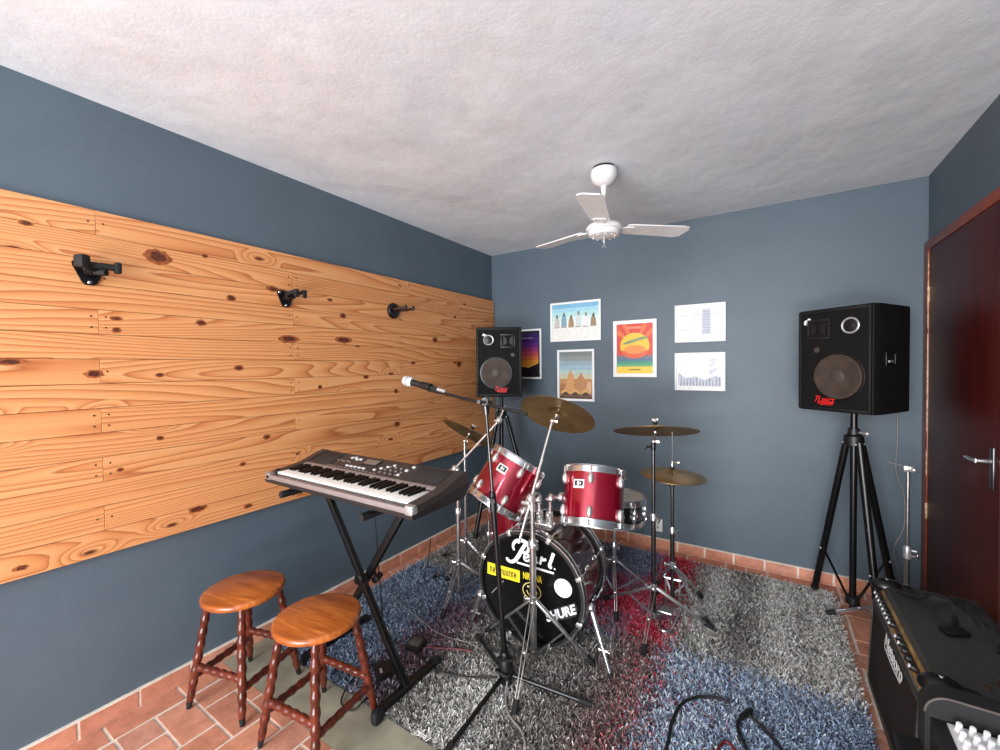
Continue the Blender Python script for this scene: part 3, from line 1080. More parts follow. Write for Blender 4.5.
def stool(x, y, rot, label, first=None):
    if first:
        t = first.copy()
        col.objects.link(t)
        t.location = (x, y, 0)
        t.rotation_euler = (0, 0, rot)
        t['label'] = label
        for c in first.children:
            d = c.copy()
            col.objects.link(d)
            d.parent = t
            for g in c.children:
                e = g.copy()
                col.objects.link(e)
                e.parent = d
        return t
    t = thing('stool', label, 'stool', (x, y, 0), group='round wooden stools with turned legs')
    t.rotation_euler = (0, 0, rot)
    ORG[t.name] = Vector((0, 0, 0))
    zs, R = 0.477, 0.166
    MB().lathe([(0, zs-0.030), (R-0.012, zs-0.030), (R-0.003, zs-0.024), (R, zs-0.014), (R-0.003, zs-0.005), (R-0.012, zs), (0, zs)], None, 56).build('seat', M['seat'], t, angle=50)
    ft, fb = 0.095, 0.148
    corners = [(-1, -1), (1, -1), (1, 1), (-1, 1)]
    for a, b in corners:
        l = MB()
        turned(l, (a*ft, b*ft, zs-0.028), (a*fb, b*fb, 0.028), 0.0185, 8)
        lg = l.build('leg', M['spindle'], t)
        tip = Vector((a*fb, b*fb, 0.028))
        d = (tip-Vector((a*ft, b*ft, zs-0.028))).normalized()
        MB().cyl(tip-d*0.004, tip+d*0.026, 0.0125, 0.009, 12).build('foot_tip', M['rubber'], lg)

    def at(k, z):
        f = (zs-0.028-z)/(zs-0.056)
        a, b = corners[k]
        return Vector((a*(ft+(fb-ft)*f), b*(ft+(fb-ft)*f), z))
    for k in range(4):
        z = 0.175 if k % 2 == 0 else 0.135
        s_ = MB()
        turned(s_, at(k, z), at((k+1) % 4, z), 0.0165, 6, False)
        s_.build('stretcher', M['spindle'], t)
    return t


st = stool(0.312, -2.508, math.radians(15), 'round wooden stool on turned legs, the one against the blue wall')
stool(0.787, -2.457, math.radians(7), 'round wooden stool in front, beside the black keyboard stand', st)

# ------------------------------------------------------------------ keyboard on its stand
ks = thing('keyboard_stand', 'black X-shaped folding stand holding up the keyboard', 'keyboard stand', (0.65, -2.12, 0))
xl, xr, yf, yr, zt = 0.388, 0.955, -2.345, -1.945, 0.866
zb = 0.045
for dy, (xa, xb_) in ((-0.02, (xl, xr)), (0.02, (xr, xl))):
    b = MB()
    a_, c_ = Vector((xa, -2.13+dy, zt)), Vector((xb_, -2.13+dy, zb))
    d_ = c_-a_
    rot = axis_m((0, 0, 0), d_, (0, 1, 0)).to_3x3()
    b.box((a_+c_)/2, (0.026, 0.034, d_.length), rot, 0.004)
    b.build('cross_leg', M['satin'], ks)
b = MB().cyl((0.6715, -2.185, (zt+zb)/2), (0.6715, -2.075, (zt+zb)/2), 0.014, seg=16)
b.lathe([(0.024, 0), (0.027, 0.006), (0.027, 0.012), (0.015, 0.018)], axis_m((0.6715, -2.16, (zt+zb)/2), (0, -1, 0)), 20)
b.build('pivot_bolt', M['satin'], ks)
b = MB().cyl((0.690, -2.09, (zt+zb)/2-0.03), (0.672, -2.04, (zt+zb)/2-0.03), 0.018, 0.015, 16)
b.build('lock_knob', M['rubber'], ks)
for x, nm in ((xl, 'support_arm'), (xr, 'support_arm')):
    a = MB().box((x, (yf+yr)/2, zt+0.004), (0.030, yr-yf, 0.026), bev=0.005).build(nm, M['satin'], ks)
    MB().cyl((x, yf-0.03, zt+0.004), (x, yf+0.05, zt+0.004), 0.0165, seg=18).build('rubber_sleeve', M['rubber'], a)
    MB().cyl((x, yr-0.04, zt+0.004), (x, yr+0.01, zt+0.004), 0.0165, seg=18).build('rubber_sleeve', M['rubber'], a)
for x, y0, y1, z in ((0.953, -2.315, -1.945, 0.042), (xl, -2.275, -1.905, 0.042)):
    f = MB().box((x, (y0+y1)/2, z), (0.034, y1-y0, 0.028), bev=0.005).build('foot_bar', M['satin'], ks)
    zl_ = 0.0 if y0 < -2.28 else 0.004
    MB().mm(x-0.019, x+0.019, y0-0.020, y0+0.03, zl_, z+0.016, 0.014).build('end_cap', M['rubber'], f)
    MB().mm(x-0.019, x+0.019, y1-0.03, y1+0.020, 0.012, z+0.016, 0.014).build('end_cap', M['rubber'], f)

KX0, KX1, KY0, KY1 = 0.240, 1.224, -2.362, -2.032
KZ = 0.908
kb = thing('keyboard', 'dark taupe electronic keyboard with white keys on the X stand', 'keyboard', (0.73, -2.2, KZ))
YZ = Matrix(((0, 0, 1, KX0), (1, 0, 0, 0), (0, 1, 0, 0), (0, 0, 0, 1)))
prof = [(KY0+0.012, KZ), (KY0, KZ+0.012), (KY0+0.002, KZ+0.036), (KY0+0.010, KZ+0.041), (-2.330, KZ+0.041), (-2.330, KZ+0.028), (-2.190, KZ+0.034), (-2.190, KZ+0.060), (-2.052, KZ+0.104), (KY1, KZ+0.096), (KY1+0.002, KZ+0.05), (KY1-0.03, KZ)]
b = MB().prism(prof, YZ, KX1-KX0)
for x0, x1 in ((KX0-0.001, KX0+0.040), (KX1-0.046, KX1+0.001)):
    ch = [(KY0+0.012, KZ+0.002), (KY0-0.002, KZ+0.012), (KY0, KZ+0.040), (KY0+0.010, KZ+0.046), (-2.20, KZ+0.062), (-2.054, KZ+0.108), (KY1+0.002, KZ+0.098), (KY1+0.003, KZ+0.05), (KY1-0.03, KZ+0.002)]
    b.prism(ch, Matrix(((0, 0, 1, x0), (1, 0, 0, 0), (0, 1, 0, 0), (0, 0, 0, 1))), x1-x0)
b.build('body', M['kbbody'], kb, angle=25)
b = MB().prism([(KY0-0.001, KZ-0.0005), (KY0-0.004, KZ+0.006), (KY0-0.004, KZ+0.016), (KY1+0.004, KZ+0.055), (KY1+0.004, KZ+0.04), (KY1-0.03, KZ-0.0005)], Matrix(((0, 0, 1, KX0-0.002), (1, 0, 0, 0), (0, 1, 0, 0), (0, 0, 0, 1))), KX1-KX0+0.004)
b.build('underside', M['kbdark'], kb)
b = MB().mm(KX0+0.008, KX1-0.03, KY0-0.006, KY0+0.018, KZ+0.017, KZ+0.040, 0.005)
b.build('front_lip', M['kblip'], kb)
MB().mm(KX1-0.040, KX1+0.002, KY0-0.006, KY0+0.028, KZ+0.012, KZ+0.049, 0.008).build('end_corner', M['silver'], kb)
MB().mm(KX0-0.002, KX0+0.042, KY0-0.006, KY0+0.028, KZ+0.012, KZ+0.049, 0.008).build('end_corner', M['kblip'], kb)
b = MB().prism([(-2.196, KZ+0.056), (-2.190, KZ+0.062), (-2.176, KZ+0.0665), (-2.176, KZ+0.062)], Matrix(((0, 0, 1, KX0+0.04), (1, 0, 0, 0), (0, 1, 0, 0), (0, 0, 0, 1))), KX1-KX0-0.086)
b.build('key_trim', M['kblip'], kb)
kx0, kw = 0.292, (KX1-0.050-0.292)/36
wkey = MB().mm(kx0+0.0006, kx0+kw-0.0006, -2.334, -2.192, KZ+0.030, KZ+0.050, 0.0015).build('white_key', M['ivory'], kb)
bkey = MB().prism([(-2.286, KZ+0.050), (-2.280, KZ+0.061), (-2.193, KZ+0.063), (-2.193, KZ+0.046)], Matrix(((0, 0, 1, kx0-0.0062), (1, 0, 0, 0), (0, 1, 0, 0), (0, 0, 0, 1))), 0.0124).build('black_key', M['ebony'], kb)
for i in range(1, 36):
    d = wkey.copy()
    col.objects.link(d)
    d.location = wkey.location+Vector((i*kw, 0, 0))
first = True
for i in range(1, 36):
    if (i % 7) in (1, 2, 4, 5, 6):
        if first:
            bkey.location = Vector((i*kw, 0, 0))
            first = False
        else:
            d = bkey.copy()
            col.objects.link(d)
            d.location = Vector((i*kw, 0, 0))
# the sloping control panel
sl = math.atan2(0.044, 0.138)
KP = Matrix.Translation((0, -2.190, KZ+0.060)) @ Matrix.Rotation(sl, 4, 'X')


def kpanel(mb, x0, x1, t0, t1, d, bev=0.0, m=0):
    r3 = Matrix.Rotation(sl, 3, 'X')
    mb.box(KP @ Vector(((x0+x1)/2, (t0+t1)/2, d/2)), (x1-x0, t1-t0, d), r3, bev, m)


for x0, x1 in ((KX0+0.048, KX0+0.215), (KX1-0.235, KX1-0.058)):
    b = MB()
    kpanel(b, x0, x1, 0.036, 0.132, 0.003, 0.001)
    b.build('speaker_grille', M['kbgrille'], kb)
b = MB()
kpanel(b, 0.635, 0.745, 0.075, 0.125, 0.004, 0.002)
sc_ = b.build('display_bezel', M['kbdark'], kb)
b = MB()
kpanel(b, 0.645, 0.735, 0.082, 0.120, 0.005)
b.build('display', M['lcd'], sc_)
btn = []
for i in range(5):
    btn.append((0.575+0.030*i, 0.045, 0.020, 0.010))
for i in range(4):
    btn.append((0.765+0.026*i, 0.050+0.019*i, 0.016, 0.011))
for r in range(3):
    for i in range(4):
        btn.append((0.812+0.034*i+0.01*r, 0.040+r*0.026, 0.013, 0.008))
for x, t_ in ((0.925, 0.045), (0.94, 0.085), (0.955, 0.118), (0.60, 0.11), (0.578, 0.105), (0.556, 0.118), (0.534, 0.112)):
    btn.append((x, t_, 0.017, 0.012))
for i in range(5):
    btn.append((0.47+0.022*i, 0.075+0.004*(i % 2), 0.012, 0.007))
for x, t_, a, c in btn:
    b = MB()
    kpanel(b, x-a/2, x+a/2, t_-c/2, t_+c/2, 0.006, 0.0015)
    b.build('button', M['panelgrey'] if c > 0.0085 else M['kblip'], kb)
b = MB()
for i in range(9):
    kpanel(b, 0.33+i*0.062, 0.37+i*0.062, 0.012, 0.016, 0.0006)
for i in range(14):
    kpanel(b, 0.44+i*0.026, 0.455+i*0.026, 0.026, 0.029, 0.0006)
b.build('panel_printing', M['silver'], kb)
b = MB().cyl((KX0+0.022, -2.318, KZ+0.046), (KX0+0.022, -2.318, KZ+0.056), 0.010, seg=16)
b.build('wheel_knob', M['rubber'], kb)
for x in (xl, xr):
    for y in (-2.32, -2.09):
        MB().cyl((x, y, KZ-0.028), (x, y, KZ+0.004), 0.011, seg=12).build('rubber_foot', M['rubber'], kb)

# ------------------------------------------------------------------ loudspeakers on tripods
def loudspeaker(fc, yawf, mirror, label):
    """fc: centre of the front face; the cabinet narrows towards its back"""
    wd, ht, dp = 0.380, 0.580, 0.375
    ca, sa = math.cos(yawf), math.sin(yawf)
    base = Vector(fc)+Vector((-sa, ca, 0))*(dp/2)+Vector((0, 0, -ht/2))
    mt = Matrix.Translation(base) @ Matrix.Rotation(yawf, 4, 'Z')
    t = thing('loudspeaker', label, 'loudspeaker', None, mt, 'black loudspeakers on tripods')
    fy_ = -dp/2
    hw, bw_ = wd/2, wd/2*0.80
    cab = MB()
    pts = [(-hw, fy_), (hw, fy_), (hw, fy_+0.06), (bw_, dp/2), (-bw_, dp/2), (-hw, fy_+0.06)]
    cab.prism(pts, Matrix(), ht)
    bmesh.ops.bevel(cab.bm, geom=[e for e in cab.bm.edges], offset=0.010, segments=3, affect='EDGES', profile=0.5)
    # raised front rim
    for a in ((-hw+0.004, -hw+0.022, 0.006, ht-0.006), (hw-0.022, hw-0.004, 0.006, ht-0.006)):
        cab.mm(a[0], a[1], fy_-0.012, fy_+0.01, a[2], a[3], 0.005)
    for a in ((0.006, 0.024), (ht-0.024, ht-0.006)):
        cab.mm(-hw+0.01, hw-0.01, fy_-0.012, fy_+0.01, a[0], a[1], 0.005)
    cb = cab.build('cabinet', M['tolex'], t, angle=30)
    MB().mm(-hw+0.020, hw-0.020, fy_-0.004, fy_+0.006, 0.022, ht-0.022).build('front_baffle', M['spkgrille'], t)
    k = -1 if mirror else 1

    def fr(u, v):
        return Vector((k*(u-0.5)*wd, fy_-0.004, (1-v)*ht))
    A = lambda u, v, o=0: axis_m(fr(u, v)+Vector((0, -o, 0)), (0, -1, 0), (1, 0, 0))
    wv = (0.56, 0.66)
    fm = MB().lathe([(0.124, 0), (0.136, 0), (0.136, 0.003), (0.130, 0.005), (0.123, 0.004)], A(*wv), 48, close=True).build('woofer_ring', M['satin'], t)
    wf = MB().lathe([(0.0, 0.0012), (0.040, 0.0012), (0.110, 0.0032), (0.116, 0.0045), (0.123, 0.002), (0.123, 0.0), (0, 0.0)], A(*wv), 48).build('woofer_cone', M['cone'], t)
    MB().lathe([(0.036, 0.002), (0.031, 0.0040), (0.014, 0.0065), (0.0, 0.0075), (0.0, 0.001), (0.036, 0.001)], A(*wv), 28).build('dust_cap', M['cap'], wf)
    tr = MB().lathe([(0.035, 0), (0.044, 0), (0.044, 0.005), (0.041, 0.007), (0.035, 0.005)], A(0.73, 0.185), 36, close=True).build('tweeter_ring', M['silver'], t)
    MB().lathe([(0.034, 0.001), (0.026, 0.002), (0.012, 0.006), (0.0, 0.007), (0, 0), (0.034, 0)], A(0.73, 0.185), 24).build('tweeter_dome', M['black'], tr)
    hn = MB()
    c = fr(0.30, 0.20)
    hn.mm(c.x-0.062, c.x+0.062, c.y-0.006, c.y, c.z+0.045, c.z+0.058, 0.003).mm(c.x-0.062, c.x+0.062, c.y-0.006, c.y, c.z-0.058, c.z-0.045, 0.003)
    hn.mm(c.x-0.062, c.x-0.049, c.y-0.006, c.y, c.z-0.045, c.z+0.045, 0.003).mm(c.x+0.049, c.x+0.062, c.y-0.006, c.y, c.z-0.045, c.z+0.045, 0.003)
    hn.prism([(-0.04, -0.04), (-0.012, -0.02), (-0.012, 0.02), (-0.04, 0.04)], axis_m(c, (0, -1, 0), (1, 0, 0)), 0.004)
    hn.prism([(0.04, -0.04), (0.04, 0.04), (0.012, 0.02), (0.012, -0.02)], axis_m(c, (0, -1, 0), (1, 0, 0)), 0.004)
    hn.build('horn', M['black'], t)
    MB().lathe([(0, 0.0005), (0.014, 0.0005), (0.016, 0.004), (0.0, 0.006)], A(0.20 if mirror else 0.28, 0.40), 18).build('port_cap', M['cap'], t)
    st_ = MB()
    for du, dv, sx, sy in ((0.0, 0, 0.016, 0.009), (0.035, -0.01, 0.012, 0.012), (-0.02, 0.022, 0.008, 0.009), (0.01, 0.03, 0.005, 0.005)):
        uu, vv = (0.80+du, 0.12+dv) if mirror else (0.12+du, 0.11+dv)
        c = fr(uu, vv)
        st_.prism([(-sx, -sy*0.4), (sx*0.3, -sy), (sx, sy*0.5), (-sx*0.2, sy)], axis_m(c+Vector((0, -0.0002, 0)), (0, -1, 0), (1, 0, 0)), 0.0008)
    st_.build('torn_sticker', M['inkwhite'], t)
    lg = MB()
    c = fr(0.47 if mirror else 0.39, 0.885)
    lm = Matrix.Translation(c+Vector((0, -0.0065, 0))) @ Matrix.Rotation(PI/2, 4, 'X')
    lg.text('7Leacs', 0.050, lm, shear=0.3, bold=0.0005, width=0.105)
    lg.ribbon([(-0.034, -0.021), (0.05, -0.019)], 0.006, lm, 0.001)
    lg.ribbon([(-0.020, -0.029), (0.046, -0.028)], 0.003, lm, 0.001)
    lg.keep = True
    lg.build('brand_badge', M['red'], t, smooth=False)
    # recessed side handle
    for sgn in (-1, 1):
        hd = MB()
        ang = math.atan2(hw-bw_, dp-0.06)
        hm = Matrix.Translation((sgn*(hw-(0.10)*math.tan(ang)-0.0), fy_+0.16, ht*0.5)) @ Matrix.Rotation(sgn*ang, 4, 'Z')
        r3 = hm.to_3x3()
        for dy, dz, sy, sz in ((0, 0.032, 0.10, 0.010), (0, -0.032, 0.10, 0.010), (-0.048, 0, 0.010, 0.07), (0.048, 0, 0.010, 0.07)):
            hd.box(hm @ Vector((0, dy, dz)), (0.008, sy, sz), r3, 0.002)
        hd.box(hm @ Vector((sgn*0.001, 0.0, -0.012)), (0.006, 0.05, 0.012), r3, 0.002, 1)
        hd.build('side_handle', [M['black'], M['silver']], t)
    return t


def speaker_tripod(x, y, top, feet, label, zc=1.03, hub=0.075):
    t = thing('speaker_tripod', label, 'speaker stand', (x, y, 0), group='black tripods under the loudspeakers')
    MB().cyl((x, y, hub-0.035), (x, y, zc+0.03), 0.0165, seg=18).build('lower_tube', M['satin'], t)
    u = MB().cyl((x, y, zc), (x, y, top), 0.0165, seg=18).build('upper_tube', M['satin'], t)
    c = MB().lathe([(0.03, zc-0.045), (0.046, zc-0.04), (0.046, zc+0.012), (0.030, zc+0.022), (0.026, zc+0.055)], Matrix.Translation((x, y, 0)), 20)
    c.build('top_collar', M['black'], t)
    k = MB().cyl((x+0.02, y-0.02, zc+0.035), (x+0.045, y-0.045, zc+0.035), 0.006, seg=8)
    k.ball((x+0.05, y-0.05, zc+0.035), 0.014, m=0, seg=10)
    k.build('lock_knob', M['silver'], t)
    MB().lathe([(0.024, hub), (0.034, hub+0.004), (0.034, hub+0.045), (0.024, hub+0.05)], Matrix.Translation((x, y, 0)), 18).build('bottom_collar', M['black'], t)
    for fx_, fy_, fz in feet:
        d = Vector((fx_-x, fy_-y, 0)).normalized()
        p0 = Vector((x, y, zc-0.02))+d*0.044
        p1 = Vector((fx_, fy_, fz+0.018))
        l = MB().cyl(p0, p1, 0.0185, seg=16).build('leg', M['satin'], t)
        dr = (p1-p0).normalized()
        MB().cyl(p1-dr*0.03, p1+dr*0.012, 0.0215, 0.019, 14).build('rubber_foot', M['rubber'], l)
        q0 = p0.lerp(p1, 0.70)
        b = MB().box((q0+Vector((x, y, hub+0.02))+d*0.03)/2, (0.014, 0.005, (q0-Vector((x, y, hub+0.02))-d*0.03).length), axis_m((0, 0, 0), q0-Vector((x, y, hub+0.02))-d*0.03, d.cross(Vector((0, 0, 1)))).to_3x3(), 0.001)
        b.build('brace', M['satin'], l)
        s_ = MB()
        sd = d.cross(Vector((0, 0, 1)))
        for e in (-1, 1):
            s_.ball(q0+sd*e*0.019, 0.007, seg=8).ball(p0+dr*0.01+sd*e*0.019, 0.007, seg=8)
        s_.build('bolt', M['silver'], l)


loudspeaker((2.605, -0.496, 1.475), -0.677, False, 'black loudspeaker on the tripod beside the door')
loudspeaker((0.418, -0.530, 1.495), 0.579, True, 'black loudspeaker in the far corner, in front of the purple print')
speaker_tripod(2.712, -0.372, 1.205, [(2.552, -0.168, 0.0), (2.800, -0.560, 0.0), (2.935, -0.200, 0.0)], 'tall black tripod under the loudspeaker beside the door')
speaker_tripod(0.349, -0.393, 1.225, [(0.260, -0.680, RZ), (0.640, -0.300, RZ), (0.170, -0.150, RZ)], 'black tripod in the far corner behind the drums', 1.05)

# ------------------------------------------------------------------ drums
def drum(name, label, group, c, n, R, L, shell, cat='drum', lugs=6, badge=None, head2='head', a0=0.0, hoopm='chrome', lugm='lug', xref=None):
    """c centre, n axis towards the batter head; parts in the drum's own frame"""
    mt = axis_m(c, n, xref)
    t = thing(name, label, cat, None, mt, group)
    Z = Matrix()
    MB().lathe([(R, -L/2+0.008), (R, L/2-0.008), (R-0.006, L/2-0.008), (R-0.006, -L/2+0.008)], Z, 64, close=True).build('shell', M[shell], t, angle=60)
    MB().lathe([(R+0.001, L/2-0.012), (R+0.001, L/2-0.002), (R-0.008, L/2), (0, L/2), (0, L/2-0.004)], Z, 64, cap=False).build('batter_head', M['head'], t)
    MB().lathe([(R+0.001, -L/2+0.012), (R+0.001, -L/2+0.002), (R-0.008, -L/2), (0, -L/2), (0, -L/2+0.004)], Z, 64, cap=False).build('resonant_head', M[head2], t)
    for sg in (1, -1):
        zz = sg*L/2
        MB().lathe([(R+0.001, zz+sg*0.012), (R+0.009, zz+sg*0.012), (R+0.010, zz+sg*0.008), (R+0.006, zz+sg*0.004), (R+0.006, zz-sg*0.016), (R+0.013, zz-sg*0.018), (R+0.013, zz-sg*0.024), (R+0.003, zz-sg*0.024), (R+0.002, zz)], Z, 64, close=True).build('hoop', M[hoopm], t)
    for k in range(lugs):
        a = a0+2*PI*k/lugs
        ca, sa = math.cos(a), math.sin(a)
        for sg in (1, -1):
            z = sg*(L/2-0.055)
            b = MB().ball((ca*(R+0.008), sa*(R+0.008), z), 0.029, (0.55, 0.52, 1.0), 0, 14, rotz(a))
            b.cyl((ca*(R+0.012), sa*(R+0.012), z), (ca*(R+0.012), sa*(R+0.012), sg*(L/2-0.012)), 0.0032, seg=8)
            b.cyl((ca*(R+0.012), sa*(R+0.012), sg*(L/2-0.020)), (ca*(R+0.012), sa*(R+0.012), sg*(L/2+0.004)), 0.005, seg=8)
            b.build('lug', M[lugm], t)
    if badge is not None:
        ca, sa = math.cos(badge), math.sin(badge)
        b = MB()
        bm_ = axis_m((ca*(R+0.0005), sa*(R+0.0005), L/2-0.085), (ca, sa, 0), (-sa, ca, 0))
        r3 = bm_.to_3x3()
        b.box(bm_ @ Vector((0, 0, 0.0008)), (0.058, 0.042, 0.0025), r3, 0.0006, 0)
        b.box(bm_ @ Vector((0, 0.002, 0.0023)), (0.046, 0.025, 0.001), r3, 0, 1)
        b.box(bm_ @ Vector((-0.004, 0.002, 0.003)), (0.010, 0.016, 0.0006), r3, 0, 0)
        b.box(bm_ @ Vector((0.008, 0.002, 0.003)), (0.006, 0.010, 0.0006), r3, 0, 0)
        b.build('badge', [M['inkwhite'], M['inkblack']], t)
    return t


def nrm(az, ti):
    return Vector((math.sin(ti)*math.cos(az), math.sin(ti)*math.sin(az), math.cos(ti)))


tc1, tn1 = Vector((1.543, -1.390, 0.776)), nrm(1.795, 0.39)
tc2, tn2 = Vector((1.098, -1.520, 0.827)), nrm(0.913, 0.596)


def facing(c, n, off=0.0):
    """reference direction in the drum plane that points at the open side of the room"""
    d = Vector((1.9, -3.2, 1.2))-Vector(c)
    z = Vector(n).normalized()
    d = (d-z*d.dot(z)).normalized()
    return Matrix.Rotation(off, 3, z) @ d


drum('tom_drum', 'level red tom drum, the right one of the two on the bass drum', 'red tom drums', tc1, tn1, 0.151, 0.268, 'redshell', badge=-0.34, a0=0.05, xref=facing(tc1, tn1))
drum('tom_drum', 'steeply tilted red tom drum, the left one of the two on the bass drum', 'red tom drums', tc2, tn2, 0.150, 0.268, 'redshell', badge=-0.30, a0=0.30, xref=facing(tc2, tn2))
ft_ = drum('floor_tom', 'red floor tom standing behind the tilted tom', None, (0.905, -1.10, 0.40), (0, 0, 1), 0.165, 0.38, 'redshell', a0=0.3)
for k in range(3):
    a = -0.9+k*2*PI/3
    x_, y_ = 0.181*math.cos(a), 0.181*math.sin(a)
    l = MB().tube([(x_, y_, 0.05), (x_, y_, -0.26), (x_*1.05, y_*1.05, -0.34), (x_*1.12, y_*1.12, RZ-0.40+0.01)], 0.0055, 8, 4)
    l.box((x_*0.98, y_*0.98, -0.05), (0.03, 0.03, 0.05), rotz(a), 0.006)
    lo = l.build('leg', M['chrome'], ft_)
    MB().ball((x_*1.12, y_*1.12, RZ-0.40+0.012), 0.014, (1, 1, 0.9), 0, 10).build('rubber_foot', M['rubber'], lo)
sd = drum('snare_drum', 'black snare drum with cream head behind the right tom', None, (1.505, -0.93, 0.592), Vector((0.06, 0.06, 1)), 0.172, 0.14, 'darkshell', lugs=8, a0=0.2, lugm='chrome')
b = MB().mm(0.174, 0.192, -0.018, 0.018, -0.045, 0.045, 0.004).tube([(0.19, 0, 0.03), (0.205, 0.004, 0.045), (0.21, 0.006, 0.06)], 0.004, 8)
b.build('strainer', M['chrome'], sd)

# bass drum
BC = Vector((1.273, -1.589, 0.322))     # centre of the front head
ba = 0.065
bn = Vector((math.sin(ba), -math.cos(ba), 0))
BR, BL = 0.278, 0.372
bmx = axis_m(BC, bn, (math.cos(ba), math.sin(ba), 0))     # local x right, y up, z out of the front head
bd = thing('bass_drum', 'dark bass drum with black front head covered in stickers', 'drum', None, bmx)
Z = Matrix()
MB().lathe([(BR-0.004, -0.012), (BR-0.004, -BL+0.012), (BR-0.012, -BL+0.012), (BR-0.012, -0.012)], Z, 80, close=True).build('shell', M['wineshell'], bd, angle=60)
for z0, nm in ((-0.022, 'front_hoop'), (-BL-0.014, 'rear_hoop')):
    hp = MB().lathe([(BR-0.001, z0), (BR+0.014, z0), (BR+0.016, z0+0.003), (BR+0.016, z0+0.033), (BR+0.014, z0+0.036), (BR-0.001, z0+0.036)], Z, 80, close=True).build(nm, M['inkblack'], bd)
    e = MB()
    for zz in (z0+0.002, z0+0.034):
        e.lathe([(BR+0.0135, zz-0.0025), (BR+0.0175, zz-0.0025), (BR+0.0175, zz+0.0025), (BR+0.0135, zz+0.0025)], Z, 80, close=True)
    e.build('hoop_inlay', M['chrome'], hp)
fh = MB().lathe([(0, 0.001), (BR-0.020, 0.001), (BR-0.012, 0.004), (BR-0.002, 0.002), (BR-0.002, -0.006), (0, -0.004)], Z, 80).build('front_head', M['blackhead'], bd)
MB().lathe([(0, -BL-0.002), (BR-0.002, -BL-0.002), (BR-0.002, -BL+0.006), (0, -BL+0.004)], Z, 80).build('batter_head', M['head'], bd)
for k in range(8):
    a = math.radians(22.5+45*k)
    ca, sa = math.cos(a), math.sin(a)
    for z0, sg in ((0.012, -1), (-BL-0.012, 1)):
        c = MB()
        c.box((ca*(BR+0.018), sa*(BR+0.018), z0+sg*0.016), (0.012, 0.024, 0.048), rotz(a), 0.004)
        c.box((ca*(BR+0.008), sa*(BR+0.008), z0-sg*0.004), (0.026, 0.020, 0.008), rotz(a), 0.003)
        c.build('claw', M['lug'], bd)
        l = MB().cyl((ca*(BR+0.018), sa*(BR+0.018), z0+sg*0.03), (ca*(BR+0.018), sa*(BR+0.018), z0+sg*0.125), 0.0035, seg=8)
        l.ball((ca*(BR+0.006), sa*(BR+0.006), z0+sg*0.135), 0.026, (0.55, 0.42, 1.0), 0, 12, rotz(a))
        l.build('lug', M['chrome'], bd)
# lettering and stickers on the front head
F = Matrix.Translation((0, 0, 0.0012))
lg = MB()
tap = lambda a, b_: (lambda t: a+(b_-a)*math.sin(PI*min(1, max(0, t))))
# P with its swash
lg.ribbon([(-0.020, 0.222), (-0.045, 0.180), (-0.062, 0.150), (-0.082, 0.124), (-0.104, 0.112), (-0.125, 0.118), (-0.128, 0.130)], lambda t: 0.022-0.012*abs(t-0.3), F, 0.0009)
lg.ribbon([(-0.086, 0.176), (-0.092, 0.200), (-0.078, 0.224), (-0.046, 0.236), (-0.012, 0.228), (0.000, 0.204), (-0.012, 0.182), (-0.040, 0.172)], lambda t: 0.010+0.010*math.sin(PI*t), F, 0.0010)
# e a r l
lg.ribbon([(-0.030, 0.150), (-0.008, 0.156), (-0.004, 0.168), (-0.016, 0.172), (-0.028, 0.158), (-0.026, 0.140), (-0.010, 0.136), (0.006, 0.146)], 0.0105, F, 0.0011)
lg.ribbon([(0.038, 0.166), (0.022, 0.166), (0.012, 0.150), (0.018, 0.136), (0.032, 0.144), (0.040, 0.166), (0.038, 0.142), (0.050, 0.140)], 0.0110, F, 0.0012)
lg.ribbon([(0.060, 0.134), (0.066, 0.154), (0.070, 0.172), (0.078, 0.160), (0.094, 0.168)], 0.0125, F, 0.0013)
lg.ribbon([(0.134, 0.206), (0.122, 0.170), (0.112, 0.138), (0.124, 0.130)], 0.0165, F, 0.0011)
lg.ribbon([(0.135, 0.128), (0.143, 0.128)], 0.008, F, 0.001, n=0)
lg.ribbon([(-0.070, 0.116), (0.135, 0.106)], 0.0105, F, 0.0014, n=0)
lg.keep = True
lg.build('brand_lettering', M['inkwhite'], fh, smooth=False)
s_ = MB()
s_.prism([(-0.250, 0.016), (-0.055, 0.012), (-0.054, 0.075), (-0.248, 0.079)], F, 0.0008, 0)
rr = random.Random(11)
x = -0.232
while x < -0.078:
    wd_ = 0.010+0.006*rr.random()
    y0 = 0.030-(x+0.24)*0.01
    s_.prism([(x, y0), (x+wd_*0.35, y0), (x+wd_*0.35, y0+0.030), (x, y0+0.030)], F @ Matrix.Translation((0, 0, 0.0008)), 0.0003, 1)
    s_.prism([(x+wd_*0.6, y0), (x+wd_*0.9, y0), (x+wd_*0.9, y0+0.030), (x+wd_*0.6, y0+0.030)], F @ Matrix.Translation((0, 0, 0.0008)), 0.0003, 1)
    yy = y0+rr.choice([0.0, 0.012, 0.025])
    s_.prism([(x, yy), (x+wd_*0.9, yy), (x+wd_*0.9, yy+0.006), (x, yy+0.006)], F @ Matrix.Translation((0, 0, 0.0008)), 0.0003, 1)
    x += wd_+0.003
s_.build('yellow_sticker', [M['yellow'], M['inkblack']], fh, smooth=False)
s_ = MB().text('NIRVANA', 0.050, F @ Matrix.Translation((0.016, 0.055, 0.0002)), width=0.104, bold=0.001)
s_.build('yellow_lettering', M['yellow'], fh, smooth=False)
s_ = MB()
s_.ribbon([(0.013+0.050*math.cos(a*PI/12), -0.015+0.042*math.sin(a*PI/12)) for a in range(25)], 0.0045, F, 0.0007, n=2)
s_.ribbon([(-0.016, -0.016), (-0.004, -0.034), (0.018, -0.038), (0.036, -0.028), (0.044, -0.010)], 0.0045, F, 0.0008)
